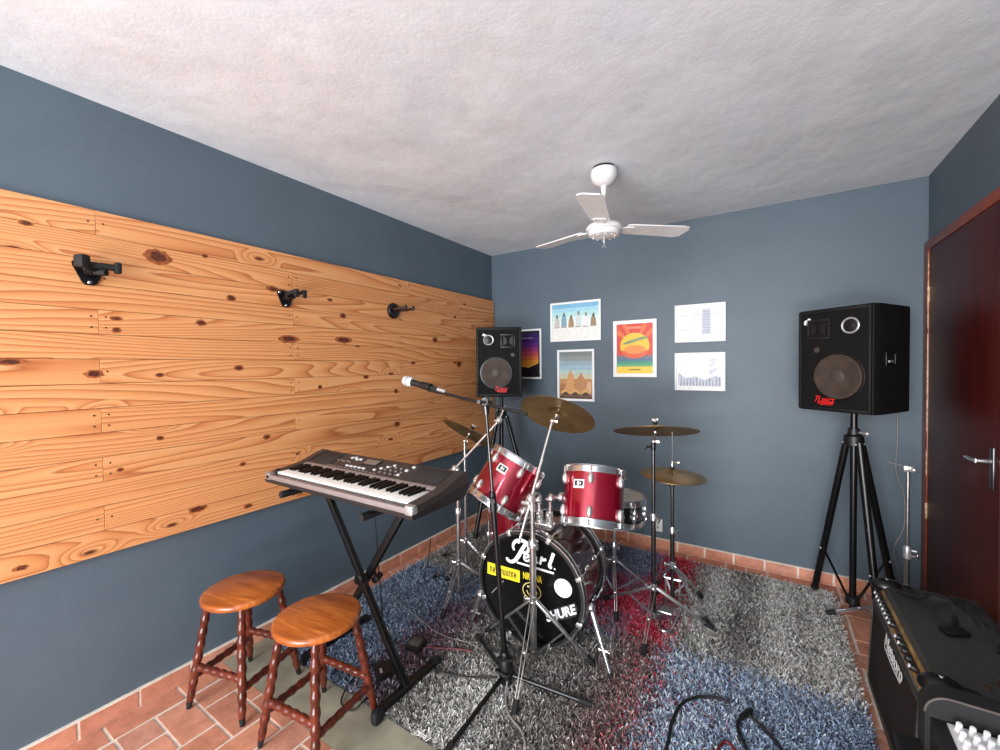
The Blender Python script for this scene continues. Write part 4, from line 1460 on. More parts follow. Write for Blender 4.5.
for dx in (-0.006, 0.032):
    s_.ribbon([(dx-0.006, 0.000), (dx+0.006, 0.010)], 0.0040, F, 0.0008, n=0)
    s_.ribbon([(dx-0.006, 0.010), (dx+0.006, 0.000)], 0.0040, F, 0.0009, n=0)
s_.keep = True
s_.build('face_drawing', mat('pale_yellow_ink', (226, 206, 130), 0.5), fh, smooth=False)
MB().lathe([(0, 0.0), (0.046, 0.0), (0.046, 0.0008), (0, 0.0008)], F @ Matrix.Translation((0.182, 0.043, 0)), 40).lathe([(0.030, 0.0008), (0.032, 0.0008), (0.032, 0.0010), (0.030, 0.0010)], F @ Matrix.Translation((0.182, 0.043, 0)), 40, m=1, close=True).build('round_sticker', [M['inkwhite'], M['silver']], fh, smooth=False)
s_ = MB()
sm = F @ Matrix.Translation((0.165, -0.090, 0)) @ Matrix.Rotation(math.radians(29), 4, 'Z')
s_.prism([(-0.045, -0.030), (0.105, -0.030), (0.105, 0.030), (-0.045, 0.030)], sm, 0.0004, 1)
s_.text('SHURE', 0.060, sm @ Matrix.Translation((0, 0, 0.0006)), shear=0.25, bold=0.0022, width=0.185)
s_.build('microphone_sticker', [M['inkwhite'], mat('dark_grey_sticker', (36, 38, 42), 0.4)], fh, smooth=False)
s_ = MB().ribbon([(0.010, 0.248), (0.030, 0.256), (0.050, 0.246)], 0.014, F, 0.0007).ribbon([(0.022, 0.246), (0.040, 0.240)], 0.010, F, 0.0008)
s_.keep = True
s_.build('small_white_mark', M['inkwhite'], fh, smooth=False)
s_ = MB().ribbon([(-0.225, -0.085), (-0.150, 0.000)], 0.004, F, 0.0006, n=0)
s_.keep = True
s_.build('scratch', M['silver'], fh, smooth=False)
# spurs
bmi = bmx.inverted()
for top, foot in (((1.588, -1.550, 0.295), (1.698, -1.595, RZ)), ((0.985, -1.62, 0.22), (0.905, -1.60, RZ))):
    a, c = bmi @ Vector(top), bmi @ Vector(foot)
    s_ = MB().cyl(a, a.lerp(c, 0.5), 0.0145, seg=12).cyl(a.lerp(c, 0.4), c+(a-c).normalized()*0.012, 0.0095, seg=10)
    s_.ball(a, 0.022, seg=12)
    q_ = a.lerp(c, 0.62)
    s_.cyl(q_-Vector((0.02, 0, 0)), q_+Vector((0.024, 0, 0)), 0.006, seg=8).ball(q_+Vector((0.028, 0, 0)), 0.011, (1, 0.5, 1), 0, 8)
    so = s_.build('spur', M['chrome'], bd)
    MB().cyl(c+(a-c).normalized()*0.02, c, 0.011, 0.007, 10).build('rubber_tip', M['rubber'], so)
# tom mount on top of the shell, with an arm to each tom
mp = BC-bn*0.135+Vector((0.03, 0, 0))
ztop = 0.322+BR
s_ = MB()
s_.box(bmi @ Vector((mp.x, mp.y, ztop+0.008)), (0.105, 0.035, 0.075), None, 0.006)
for dx in (-0.028, 0.030):
    s_.cyl(bmi @ Vector((mp.x+dx, mp.y, ztop)), bmi @ Vector((mp.x+dx, mp.y, ztop+0.085)), 0.019, seg=16)
    s_.ball(bmi @ Vector((mp.x+dx, mp.y-0.018, ztop+0.07)), 0.014, seg=10)
tm = s_.build('tom_mount', M['lug'], bd)
for dx, c, n_ in ((0.030, tc1, tn1), (-0.028, tc2, tn2)):
    p0 = Vector((mp.x+dx, mp.y, ztop+0.05))
    d = Vector(((p0-c) - n_*((p0-c).dot(n_)))).normalized()
    pe = c+d*0.150-n_*0.01
    pm = Vector((p0.x+(pe.x-p0.x)*0.12, p0.y, max(p0.z+0.09, min(pe.z, p0.z+0.13))))
    s_ = MB().tube([bmi @ v for v in (p0, p0.lerp(pm, 0.6), pm, pm.lerp(pe, 0.45), pe)], 0.010, 12, 4)
    s_.ball(bmi @ pm, 0.024, seg=14)
    pb = c+d*0.172-n_*0.01
    s_.ball(bmi @ pb, 0.026, (1, 1, 1.2), 0, 14)
    wv_ = pm+Vector((0.0, -0.03, 0))
    s_.cyl(bmi @ pm, bmi @ wv_, 0.005, seg=8).box(bmi @ wv_, (0.034, 0.014, 0.006), None, 0.002)
    s_.build('tom_arm', M['chrome'], bd)

# ------------------------------------------------------------------ cymbals
def cymbal(label, c, n, R, group='bronze cymbals of the drum kit', bell=0.05, depth=0.022):
    mt = axis_m(c, n)
    prof = []
    for k in range(15):
        t = k/14
        r = 0.006+(R-0.006)*t
        if r < bell:
            z = 0.018*math.cos(r/bell*PI/2)**1.2
        else:
            z = -depth*((r-bell)/(R-bell))**1.6
        prof.append((r, z))
    low = [(r, z-0.0014) for r, z in reversed(prof)]
    o = MB().lathe(prof+low, None, 72, close=True).build('cymbal', M['cymbal'], None, smooth=True, angle=50)
    o.matrix_world = mt
    return tag(o, label, 'cymbal', group)


c_crash, n_crash = Vector((1.367, -1.442, 1.200)), nrm(1.548, 0.613)
c_crash = c_crash+n_crash*0.019
c_ride, n_ride = Vector((1.767, -1.000, 1.084)), nrm(PI-1.227, 0.277)
c_ride = c_ride+n_ride*0.020
c_left, n_left = Vector((0.532, -1.100, 0.987)), nrm(1.215, 0.593)
c_left = c_left+n_left*0.019
HHX, HHY = 1.832, -0.870
cymbal('tilted bronze cymbal in front, just below the tower print', c_crash, n_crash, 0.200)
cymbal('flat dark bronze cymbal above the hi-hat, on the right', c_ride, n_ride, 0.230)
cymbal('steeply tilted bronze cymbal by the pine panel, left of the microphone stand', c_left, n_left, 0.205)
nh = nrm(-0.2, 0.06)
cymbal('upper cymbal of the hi-hat pair', (HHX, HHY, 0.832), nh, 0.178, bell=0.055)
cymbal('lower upturned cymbal of the hi-hat pair', (HHX+0.001, HHY, 0.789), -nh, 0.178, bell=0.055)

# ------------------------------------------------------------------ stands
def flatleg(p0, p1, wdt, th, side):
    p0, p1 = Vector(p0), Vector(p1)
    d = p1-p0
    return (p0+p1)/2, (wdt, th, d.length), axis_m((0, 0, 0), d, side).to_3x3()


def legs(t, x, y, zc, zl, feet, m='chrome', wdt=0.020, brace=0.58):
    for fx_, fy_, fz in feet:
        d = Vector((fx_-x, fy_-y, 0)).normalized()
        side = d.cross(Vector((0, 0, 1)))
        p0 = Vector((x, y, zc))+d*0.016
        p1 = Vector((fx_, fy_, fz+0.010))
        l = MB()
        for e in (-1, 1):
            c, sz, r3 = flatleg(p0+side*e*wdt*0.62, p1+side*e*0.0045, 0.004, 0.012, side)
            l.box(c, sz, r3, 0.001)
        l.ball(p0.lerp(p1, brace), 0.009, seg=8).ball(p0, 0.012, seg=8)
        lo = l.build('leg', M[m], t)
        dr = (p1-p0).normalized()
        MB().cyl(p1-dr*0.04, p1+dr*0.006, 0.014, 0.013, 12).build('rubber_foot', M['rubber'], lo)
        q = p0.lerp(p1, brace)
        b = MB()
        b.box(*flatleg(Vector((x, y, zl))+d*0.014, q, 0.012, 0.004, side))
        b.build('brace', M[m], lo)


def tubes(t, x, y, tiers, m='chrome'):
    for k, (z0, z1, r) in enumerate(tiers):
        MB().cyl((x, y, z0), (x, y, z1), r, seg=16).build('tube', M[m], t)
        if k < len(tiers)-1:
            c = MB().lathe([(r+0.002, z1-0.03), (r+0.006, z1-0.028), (r+0.006, z1+0.004), (r*0.8+0.004, z1+0.012)], Matrix.Translation((x, y, 0)), 16)
            c.cyl((x, y, z1-0.012), (x+0.03, y-0.018, z1-0.012), 0.005, seg=8).box((x+0.036, y-0.022, z1-0.012), (0.006, 0.014, 0.030), rotz(-0.5), 0.002)
            c.build('wing_clamp', M['chrome'], t)


def collar(t, x, y, z, m='chrome', r=0.019):
    c = MB().lathe([(r-0.004, z-0.02), (r, z-0.016), (r, z+0.016), (r-0.004, z+0.02)], Matrix.Translation((x, y, 0)), 16)
    c.cyl((x, y, z), (x-0.034, y-0.016, z), 0.005, seg=8).box((x-0.038, y-0.018, z), (0.006, 0.014, 0.026), rotz(0.4), 0.002)
    c.build('leg_collar', M[m], t)


def tilter(t, p, c, n):
    """tilter at p carrying a cymbal whose centre is c, axis n"""
    n = Vector(n).normalized()
    c = Vector(c)
    b = MB().ball(p, 0.015, seg=12).tube([p, Vector(p).lerp(c-n*0.03, 0.6), c-n*0.03], 0.006, 8, 2)
    b.cyl(c-n*0.032, c-n*0.022, 0.016, seg=14)
    b.cyl(c-n*0.03, c+n*0.052, 0.004, seg=8)
    b.box(Vector(p)+Vector((0.02, -0.008, 0)), (0.03, 0.008, 0.016), None, 0.003)
    to = b.build('tilter', M['chrome'], t)
    f = MB().cyl(c+n*0.0195, c+n*0.030, 0.013, seg=14).cyl(c-n*0.022, c-n*0.001, 0.005, seg=10)
    f.build('felt_washer', M['cloth'], to)
    wn = MB().cyl(c+n*0.030, c+n*0.044, 0.007, seg=10)
    sx = n.cross(Vector((0, 1, 0.2))).normalized()
    for e in (-1, 1):
        wn.ball(c+n*0.044+sx*e*0.012, 0.009, (1, 0.5, 1), 0, 8)
    wn.build('wing_nut', M['lug'], to)


# stand of the tilted cymbal in front of the bass drum
cx, cy = 1.332, -1.660
t = thing('cymbal_stand', 'chrome boom cymbal stand in front of the bass drum', 'cymbal stand', (cx, cy, RZ), group='chrome cymbal stands')
tubes(t, cx, cy, [(RZ-0.004, 0.60, 0.0165), (0.59, 0.80, 0.012)], 'oldchrome')
collar(t, cx, cy, 0.315)
MB().cyl((cx, cy, 0.030), (cx, cy, 0.062), 0.021, seg=14).build('lower_collar', M['oldchrome'], t)
legs(t, cx, cy, 0.305, 0.048, [(1.030, -1.625, RZ), (1.600, -1.565, RZ), (1.425, -2.000, RZ)], 'oldchrome', brace=0.50)
bj = Vector((cx-0.014, cy+0.01, 0.80))
b = MB().ball(bj, 0.026, (1, 1, 1.15), seg=14).cyl(bj+Vector((0, 0.0, 0)), bj+Vector((0.0, -0.05, 0)), 0.008, seg=10).box(bj+Vector((0, -0.056, 0)), (0.042, 0.008, 0.018), None, 0.003)
b.cyl(bj+Vector((0, 0, -0.045)), bj, 0.016, seg=14)
b.build('boom_joint', M['lug'], t)
tip = c_crash-n_crash*0.055+Vector((-0.012, -0.012, 0))
low = bj+(bj-tip).normalized()*0.21
MB().cyl(low, tip, 0.0068, seg=12).build('boom_rod', M['lug'], t)
tilter(t, tip, c_crash, n_crash)

# stand of the flat cymbal
rx, ry = 1.765, -1.045
t = thing('cymbal_stand', 'straight cymbal stand right of the snare drum, dark upper tube', 'cymbal stand', (rx, ry, RZ), group='chrome cymbal stands')
tubes(t, rx, ry, [(RZ+0.02, 0.62, 0.0125), (0.61, 1.002, 0.0095)], 'darkchrome')
collar(t, rx, ry, 0.215)
MB().cyl((rx, ry, 0.045), (rx, ry, 0.075), 0.017, seg=14).build('lower_collar', M['oldchrome'], t)
legs(t, rx, ry, 0.21, 0.06, [(2.050, -0.965, RZ), (1.785, -1.365, RZ), (1.470, -0.985, RZ)], 'oldchrome', 0.018, 0.5)
b = MB().cyl((rx, ry, 0.985), (rx, ry, 1.022), 0.014, seg=12).cyl((rx, ry, 1.002), (rx-0.035, ry-0.012, 1.002), 0.006, seg=8).box((rx-0.04, ry-0.014, 1.002), (0.008, 0.012, 0.03), None, 0.002)
b.build('top_clamp', M['satin'], t)
tilter(t, Vector((rx, ry+0.005, 1.032)), c_ride, n_ride)

# hi-hat stand
t = thing('hi_hat_stand', 'hi-hat stand with foot pedal by the back wall', 'hi-hat stand', (HHX, HHY, RZ))
tubes(t, HHX, HHY, [(RZ+0.05, 0.50, 0.0125), (0.49, 0.755, 0.0095)], 'darkchrome')
MB().cyl((HHX, HHY, 0.74), (HHX, HHY, 1.10), 0.0033, seg=8).build('pull_rod', M['chrome'], t)
b = MB().cyl((HHX, HHY, 0.750), (HHX, HHY, 0.764), 0.020, 0.016, 16)
b.build('cymbal_seat', M['black'], t)
b = MB().cyl((HHX, HHY, 0.848), (HHX, HHY, 0.862), 0.014, seg=12, m=1).cyl((HHX, HHY, 0.862), (HHX, HHY, 0.895), 0.008, seg=10).cyl((HHX, HHY, 0.885), (HHX+0.03, HHY-0.01, 0.89), 0.004, seg=8).ball((HHX+0.034, HHY-0.011, 0.892), 0.010, (1, 0.5, 1), 0, 8)
b.build('clutch', [M['chrome'], M['cloth']], t)
collar(t, HHX, HHY, 0.285)
legs(t, HHX, HHY, 0.28, 0.11, [(2.030, -0.950, RZ), (1.700, -0.640, RZ), (1.960, -0.660, RZ)], 'chrome', 0.014, 0.5)
b = MB()
for e in (-0.038, 0.038):
    b.cyl((HHX+e, HHY, 0.20), (HHX+e, HHY, RZ+0.02), 0.006, seg=8)
b.cyl((HHX-0.045, HHY, 0.20), (HHX+0.045, HHY, 0.20), 0.008, seg=8)
b.tube([(HHX+0.045, HHY, RZ+0.014), (HHX+0.04, HHY-0.12, RZ+0.012), (HHX+0.03, HHY-0.25, RZ+0.012), (HHX-0.03, HHY-0.25, RZ+0.012), (HHX-0.04, HHY-0.12, RZ+0.012), (HHX-0.045, HHY, RZ+0.014)], 0.005, 8, 3)
b.build('pedal_frame', M['chrome'], t)
b = MB().box((HHX, HHY-0.12, RZ+0.06), (0.075, 0.235, 0.010), Matrix.Rotation(math.radians(-16), 3, 'X'), 0.003)
b.build('foot_plate', M['oldchrome'], t)

# snare stand
sx_, sy_ = 1.505, -0.93
t = thing('snare_stand', 'chrome stand holding the snare drum', 'snare stand', (sx_, sy_, RZ))
tubes(t, sx_, sy_, [(RZ+0.03, 0.36, 0.0125), (0.35, 0.470, 0.0095)], 'chrome')
collar(t, sx_, sy_, 0.26)
legs(t, sx_, sy_, 0.255, 0.07, [(1.590, -1.170, RZ), (1.350, -0.830, RZ), (1.720, -0.770, RZ)], 'chrome', 0.014, 0.55)
b = MB().ball((sx_, sy_, 0.473), 0.02, seg=12)
for k in range(3):
    a = 0.6+k*2*PI/3
    ca, sa = math.cos(a), math.sin(a)
    dz = -0.06*ca*0.185-0.06*sa*0.185-0.034
    b.tube([(sx_, sy_, 0.51), (sx_+ca*0.12, sy_+sa*0.12, 0.528+dz*0.5), (sx_+ca*0.185, sy_+sa*0.185, 0.543+dz), (sx_+ca*0.200, sy_+sa*0.200, 0.562+dz)], 0.006, 8, 4)
b.build('basket', M['chrome'], t)

# bass drum pedal
px_, py_ = BC.x-bn.x*(BL+0.10), BC.y-bn.y*(BL+0.10)
t = thing('bass_drum_pedal', 'chrome foot pedal clamped behind the bass drum', 'drum pedal', (px_, py_, RZ))
MB().mm(px_-0.045, px_+0.045, py_-0.02, py_+0.27, RZ-0.006, RZ+0.004, 0.002).build('base_plate', M['black'], t)
MB().box((px_, py_+0.135, RZ+0.055), (0.075, 0.25, 0.009), Matrix.Rotation(math.radians(14), 3, 'X'), 0.003).mm(px_-0.035, px_+0.035, py_+0.24, py_+0.268, RZ, RZ+0.03, 0.003).build('foot_plate', M['oldchrome'], t)
b = MB().cyl((px_-0.05, py_, RZ), (px_-0.05, py_, 0.24), 0.008, seg=10).cyl((px_+0.05, py_, RZ), (px_+0.05, py_, 0.24), 0.008, seg=10).cyl((px_-0.055, py_, 0.235), (px_+0.16, py_, 0.235), 0.008, seg=10)
b.build('frame', M['chrome'], t)
b = MB().cyl((px_, py_, 0.235), (px_, py_+0.01, 0.36), 0.004, seg=8).cyl((px_, py_-0.025, 0.36), (px_, py_+0.03, 0.36), 0.022, seg=16, m=1)
b.build('beater', [M['chrome'], M['cloth']], t)

# the two stands by the pine panel
ax, ay = 0.660, -1.400
t = thing('cymbal_stand', 'boom cymbal stand without cymbal, just behind the keyboard', 'cymbal stand', (ax, ay, RZ), group='chrome cymbal stands')
tubes(t, ax, ay, [(RZ+0.02, 0.56, 0.0145), (0.55, 0.80, 0.0115)], 'oldchrome')
collar(t, ax, ay, 0.225)
MB().cyl((ax, ay, 0.05), (ax, ay, 0.08), 0.018, seg=14).build('lower_collar', M['oldchrome'], t)
legs(t, ax, ay, 0.22, 0.065, [(0.745, -1.660, RZ), (0.400, -1.340, RZ), (0.870, -1.230, RZ)], 'oldchrome', 0.018, 0.55)
bj = Vector((ax-0.022, ay, 0.815))
b = MB().ball(bj, 0.024, seg=12).cyl(bj, bj+Vector((-0.02, -0.05, -0.01)), 0.008, seg=8).box(bj+Vector((-0.022, -0.055, -0.012)), (0.04, 0.008, 0.016), None, 0.003).cyl((ax, ay, 0.78), (ax, ay, 0.82), 0.016, seg=12)
b.build('boom_joint', M['lug'], t)
be = Vector((0.925, -1.320, 1.130))
MB().cyl(bj+(bj-be).normalized()*0.05, be, 0.0075, seg=12).build('boom_rod', M['lug'], t)
b = MB().ball(be, 0.020, seg=12).cyl(be, be+Vector((0.035, 0.01, 0.085)), 0.005, seg=8).box(be+Vector((-0.004, -0.024, 0)), (0.03, 0.008, 0.014), None, 0.002)
b.build('bare_tilter', M['lug'], t)

gx, gy = 0.487, -1.100
t = thing('cymbal_stand', 'slim cymbal stand beside the pine panel, nearest the far corner', 'cymbal stand', (gx, gy, RZ), group='chrome cymbal stands')
tubes(t, gx, gy, [(RZ+0.02, 0.58, 0.0115), (0.57, 0.925, 0.009)], 'chrome')
collar(t, gx, gy, 0.215)
MB().cyl((gx, gy, 0.05), (gx, gy, 0.08), 0.016, seg=14).build('lower_collar', M['chrome'], t)
legs(t, gx, gy, 0.21, 0.065, [(0.640, -1.040, RZ), (0.250, -1.060, RZ), (0.500, -1.330, RZ)], 'chrome', 0.016, 0.55)
tilter(t, Vector((gx, gy, 0.93)), c_left, n_left)

# ------------------------------------------------------------------ microphone on its boom stand
hx, hy = 1.310, -1.885
t = thing('microphone_stand', 'black tripod microphone stand with long boom, in front of the bass drum', 'microphone stand', (hx, hy, RZ))
hub = Vector((hx, hy, 0.118))
piv = Vector((1.228, -1.900, 1.292))
ax_ = (piv-hub).normalized()
clu = hub+ax_*0.747
MB().cyl(hub, clu, 0.0125, seg=16).build('lower_tube', M['satin'], t)
MB().cyl(clu-ax_*0.03, piv, 0.0072, seg=14).build('upper_tube', M['darkchrome'], t)
b = MB().cyl(clu-ax_*0.05, clu+ax_*0.03, 0.019, 0.015, 18).cyl(clu, clu+Vector((0.02, -0.035, 0)), 0.010, 0.013, 12)
b.build('clutch', M['black'], t)
b = MB().lathe([(0.016, -0.085), (0.030, -0.075), (0.034, -0.02), (0.030, 0.025), (0.017, 0.06)], axis_m(hub, ax_), 18)
b.build('tripod_hub', M['black'], t)
for fx_, fy_ in ((1.302, -2.300), (1.672, -1.800), (1.015, -1.690)):
    d = Vector((fx_-hx, fy_-hy, 0)).normalized()
    p0, p1 = Vector((hx, hy, 0.078))+d*0.022, Vector((fx_, fy_, RZ+0.012))
    l = MB().cyl(p0, p1, 0.0095, seg=12)
    l.box(p0, (0.026, 0.026, 0.03), rotz(math.atan2(d.y, d.x)), 0.004)
    lo = l.build('leg', M['satin'], t)
    dr = (p1-p0).normalized()
    MB().cyl(p1-dr*0.045, p1+dr*0.006, 0.013, 0.012, 12).build('rubber_foot', M['rubber'], lo)
b0, b1 = Vector((0.905, -1.905, 1.346)), Vector((1.440, -1.897, 1.254))
bdir = (b1-b0).normalized()
MB().cyl(b0, b1, 0.0072, seg=12).build('boom_arm', M['satin'], t)
b = MB().cyl(piv-ax_*0.05, piv-ax_*0.012, 0.013, 0.016, 14).lathe([(0, -0.030), (0.022, -0.030), (0.026, -0.022), (0.026, 0.006), (0.018, 0.014), (0, 0.014)], axis_m(piv+Vector((0.0, 0.0, 0.008)), (0.15, -1, 0.1)), 24)
b.cyl(piv+Vector((0, -0.028, 0.008)), piv+Vector((0.004, -0.060, 0.012)), 0.009, seg=10)
b.build('boom_clutch', M['darkchrome'], t)
b = MB().cyl(b0-bdir*0.015, b0+bdir*0.05, 0.010, seg=12).tube([b0+Vector((0, 0, 0.0)), b0+Vector((-0.02, 0, 0.012)), b0+Vector((-0.045, 0, 0.016))], 0.008, 8)
mdir = Vector((-1, -0.01, 0.19)).normalized()
mc = b0+Vector((-0.03, 0, 0.018))
b.lathe([(0.0175, -0.03), (0.0195, -0.03), (0.0185, 0.03), (0.0165, 0.03)], axis_m(mc, mdir), 18, close=True)
b.build('microphone_clip', M['black'], t)
mt_ = thing('microphone', 'black vocal microphone with round silver head at the end of the boom', 'microphone', mc)
b = MB().lathe([(0.0, -0.075), (0.0095, -0.075), (0.0105, -0.06), (0.0125, 0.0), (0.0165, 0.085), (0.019, 0.098), (0.0, 0.098)], axis_m(mc, mdir), 24)
b.build('handle', M['black'], mt_)
b = MB().lathe([(0.019, 0.095), (0.0235, 0.106), (0.0265, 0.118), (0.0268, 0.124), (0.0255, 0.136), (0.021, 0.150), (0.012, 0.158), (0.0, 0.160), (0, 0.096)], axis_m(mc, mdir), 28)
b.build('mesh_head', M['mesh'], mt_)
b = MB().lathe([(0.0265, 0.116), (0.0278, 0.117), (0.0278, 0.124), (0.0265, 0.125)], axis_m(mc, mdir), 28, close=True)
b.build('head_band', M['silver'], mt_)
b = MB().cyl(mc-mdir*0.075, mc-mdir*0.125, 0.0095, 0.0085, 14)
b.build('connector', M['silver'], mt_)

# ------------------------------------------------------------------ guitar amplifier
AX0, AX1, AY0, AY1, AZ = 2.684, 3.015, -1.690, -0.972, 0.480
amp = thing('guitar_amplifier', 'large black guitar amplifier with brass control strip, in front of the door', 'amplifier', (2.85, -1.33, 0))
MX = lambda y: Matrix(((1, 0, 0, 0), (0, 0, 1, y), (0, 1, 0, 0), (0, 0, 0, 1)))
def lean(q_):
    for v_ in q_.bm.verts:
        v_.co.x += 0.042*v_.co.z
    return q_


pr = [(AX0, 0.018), (AX0+0.016, 0.398), (AX0+0.022, 0.410), (AX0+0.042, 0.466), (AX0+0.054, AZ), (AX1, AZ), (AX1, 0.018)]
b = MB().prism(pr, MX(AY0), AY1-AY0)
bmesh.ops.bevel(b.bm, geom=[e for e in b.bm.edges if abs((e.verts[0].co-e.verts[1].co).y) < 0.01], offset=0.012, segments=3, affect='EDGES', profile=0.5)
b.build('cabinet', M['tolexamp'], amp, angle=30)
g = MB().mm(AX0-0.003, AX0+0.004, AY0+0.034, AY1-0.030, 0.055, 0.388, 0.001)
lean(g)
g = g.build('grille_cloth', M['ampgrille'], amp)
b = MB()
for a_ in ((AY0+0.026, AY0+0.036, 0.046, 0.400), (AY1-0.032, AY1-0.022, 0.046, 0.400)):
    b.mm(AX0-0.006, AX0+0.004, *a_, 0.002)
b.mm(AX0-0.006, AX0+0.004, AY0+0.03, AY1-0.026, 0.042, 0.052, 0.002).mm(AX0-0.006, AX0+0.004, AY0+0.03, AY1-0.026, 0.388, 0.396, 0.002)
lean(b).build('grille_trim', M['tolexamp'], amp)
# control panel on the sloping front edge
d0, d1 = Vector((AX0+0.022, 0, 0.410)), Vector((AX0+0.042, 0, 0.466))
pn = (d1-d0).normalized()
nn = Vector((-pn.z, 0, pn.x))
cpm = Matrix(((0, pn.x, nn.x, d0.x), (-1, 0, 0, 0), (0, pn.z, nn.z, d0.z), (0, 0, 0, 1)))   # local x = -Y, y up the slope, z out
pw = (d1-d0).length
b = MB().box(cpm @ Vector(((-AY0-AY1)/2, pw/2, 0.0015)), (AY1-AY0-0.070, pw*0.98, 0.004), cpm.to_3x3(), 0.001)
cpn = b.build('control_panel', M['gold'], amp)
b = MB().box(cpm @ Vector(((-AY0-AY1)/2, 0.003, 0.004)), (AY1-AY0-0.06, 0.005, 0.003), cpm.to_3x3()).box(cpm @ Vector(((-AY0-AY1)/2, pw*0.55, 0.0037)), (AY1-AY0-0.10, pw*0.34, 0.0008), cpm.to_3x3(), 0, 1)
b.build('panel_stripe', [M['oldchrome'], mat('dark_brown_print', (58, 40, 26), 0.4)], cpn)
xs = [-AY1+0.055+0.036*k for k in range(8)]+[-AY1+0.055+0.036*k for k in (9.6, 10.8, 12.0, 13.2, 14.6)]
for k, x_ in enumerate(xs):
    c_ = cpm @ Vector((x_, pw*0.5, 0.003))
    kn = MB().lathe([(0, 0), (0.0125, 0), (0.012, 0.010), (0.009, 0.016), (0, 0.016)], axis_m(c_, nn), 18).build('knob', M['black'], amp)
    if k not in (10, 11):
        MB().lathe([(0.0062, 0.016), (0.0062, 0.0185), (0, 0.0195), (0, 0.016)], axis_m(c_, nn), 16).build('knob_cap', M['inkwhite'], kn)
lm = Matrix(((0, 0, -1, AX0-0.0035), (-1, 0, 0, -1.350), (0, 1, 0, 0.352), (0, 0, 0, 1)))
b = MB().text('Meteoro', 0.085, lm, shear=0.35, bold=0.0012, width=0.25)
b.ribbon([(-0.115, -0.030), (0.0, -0.034), (0.115, -0.028)], 0.010, lm, 0.001)
lean(b).build('brand_lettering', M['inkwhite'], g, smooth=False)
for y_, s_ in ((AY0, 1), (AY1, -1)):
    for z_ in (AZ, ):
        c = MB().ball((AX0+0.060, y_+s_*0.020, z_-0.010), 0.055, (1.0, 0.72, 0.58), 0, 20)
        c.ball((AX0+0.115, y_+s_*0.016, z_-0.004), 0.026, (1.3, 0.7, 0.45), 0, 12)
        co_ = c.build('corner_protector', M['satin'], amp)
        MB().ball((AX0+0.060, y_+s_*0.020, z_+0.021), 0.007, (1, 1, 0.5), 0, 8).build('screw', M['chrome'], co_)
for x_ in (AX0+0.04, AX1-0.04):
    for y_ in (AY0+0.06, AY1-0.06):
        MB().cyl((x_, y_, 0), (x_, y_, 0.022), 0.018, seg=14).build('rubber_foot', M['rubber'], amp)
b = MB()
b.mm(2.83, 2.93, AY0-0.004, AY0+0.004, 0.27, 0.36, 0.003)
b.mm(2.845, 2.915, AY0-0.012, AY0-0.003, 0.305, 0.325, 0.004)
b.build('side_handle', M['black'], amp)
b = MB().mm(AX0+0.20, AX0+0.225, -1.60, -1.57, AZ-0.002, AZ+0.003, 0.001).ball((AX0+0.17, -1.62, AZ), 0.012, (1, 1, 0.3), 0, 10)
b.build('top_stud', mat('dull_brown_metal', (84, 60, 46), 0.4, 0.5), amp)

# soft black bag lying on the amplifier
bag = thing('cloth_bag', 'folded black cloth bag with buckles lying on the amplifier', 'bag', (2.92, -1.2, AZ))


def slab(mb, outline, z, h_, n=14, seed=1, m=0):
    """soft cushion-like slab over a plan outline"""
    r = random.Random(seed)
    cx_ = sum(p_[0] for p_ in outline)/len(outline)
    cy_ = sum(p_[1] for p_ in outline)/len(outline)
    P = catmull([(a, b_, 0) for a, b_ in outline]+[(outline[0][0], outline[0][1], 0)], 4)[:-1]
    rings = []
    for k in range(8):
        f = 1-k/8
        hh_ = h_*(1-f**3.5)
        rings.append([mb.bm.verts.new((cx_+(p_.x-cx_)*(0.985 if k == 0 else 1)*f, cy_+(p_.y-cy_)*f, z+hh_*(0.8+0.35*math.sin(7*f*math.cos(i*0.7)+i*0.9)*0.5+0.08*r.random()))) for i, p_ in enumerate(P)])
    base = [mb.bm.verts.new((p_.x, p_.y, z+0.0005)) for p_ in P]
    fs = []
    rings = [base]+rings
    for a, b_ in zip(rings[:-1], rings[1:]):
        for i in range(len(P)):
            j = (i+1) % len(P)
            fs.append(mb.bm.faces.new((a[i], a[j], b_[j], b_[i])))
    fs.append(mb.bm.faces.new(rings[-1]))
    fs.append(mb.bm.faces.new(list(reversed(base))))
    mb._tag(fs, m)


b = MB()
slab(b, [(2.800, -1.085), (2.850, -1.030), (2.930, -1.035), (2.995, -1.060), (3.010, -1.180), (3.005, -1.320), (2.965, -1.345), (2.900, -1.300), (2.845, -1.255), (2.825, -1.170)], AZ+0.0005, 0.055, seed=4)
b.build('bag_body', M['cloth'], bag, angle=70)
b = MB().tube([(2.812, -1.060, AZ+0.012), (2.790, -1.045, AZ+0.008), (2.772, -1.065, AZ+0.006), (2.800, -1.110, AZ+0.02), (2.830, -1.150, AZ+0.045)], 0.010, 8)
b.build('strap', M['rubber'], bag)
for x_, y_, a_ in ((2.862, -1.330, 0.5), (2.985, -1.395, -0.4)):
    b = MB().box((x_, y_, AZ+0.012), (0.075, 0.040, 0.020), rotz(a_), 0.006)
    b.box((x_, y_, AZ+0.023), (0.045, 0.016, 0.004), rotz(a_), 0.001, 1)
    b.tube([(x_+0.0, y_+0.015, AZ+0.014), (x_+0.015, y_+0.05, AZ+0.022), (x_+0.025, y_+0.085, AZ+0.03)], 0.009, 8)
    b.build('buckle', [M['black'], M['tolex']], bag)

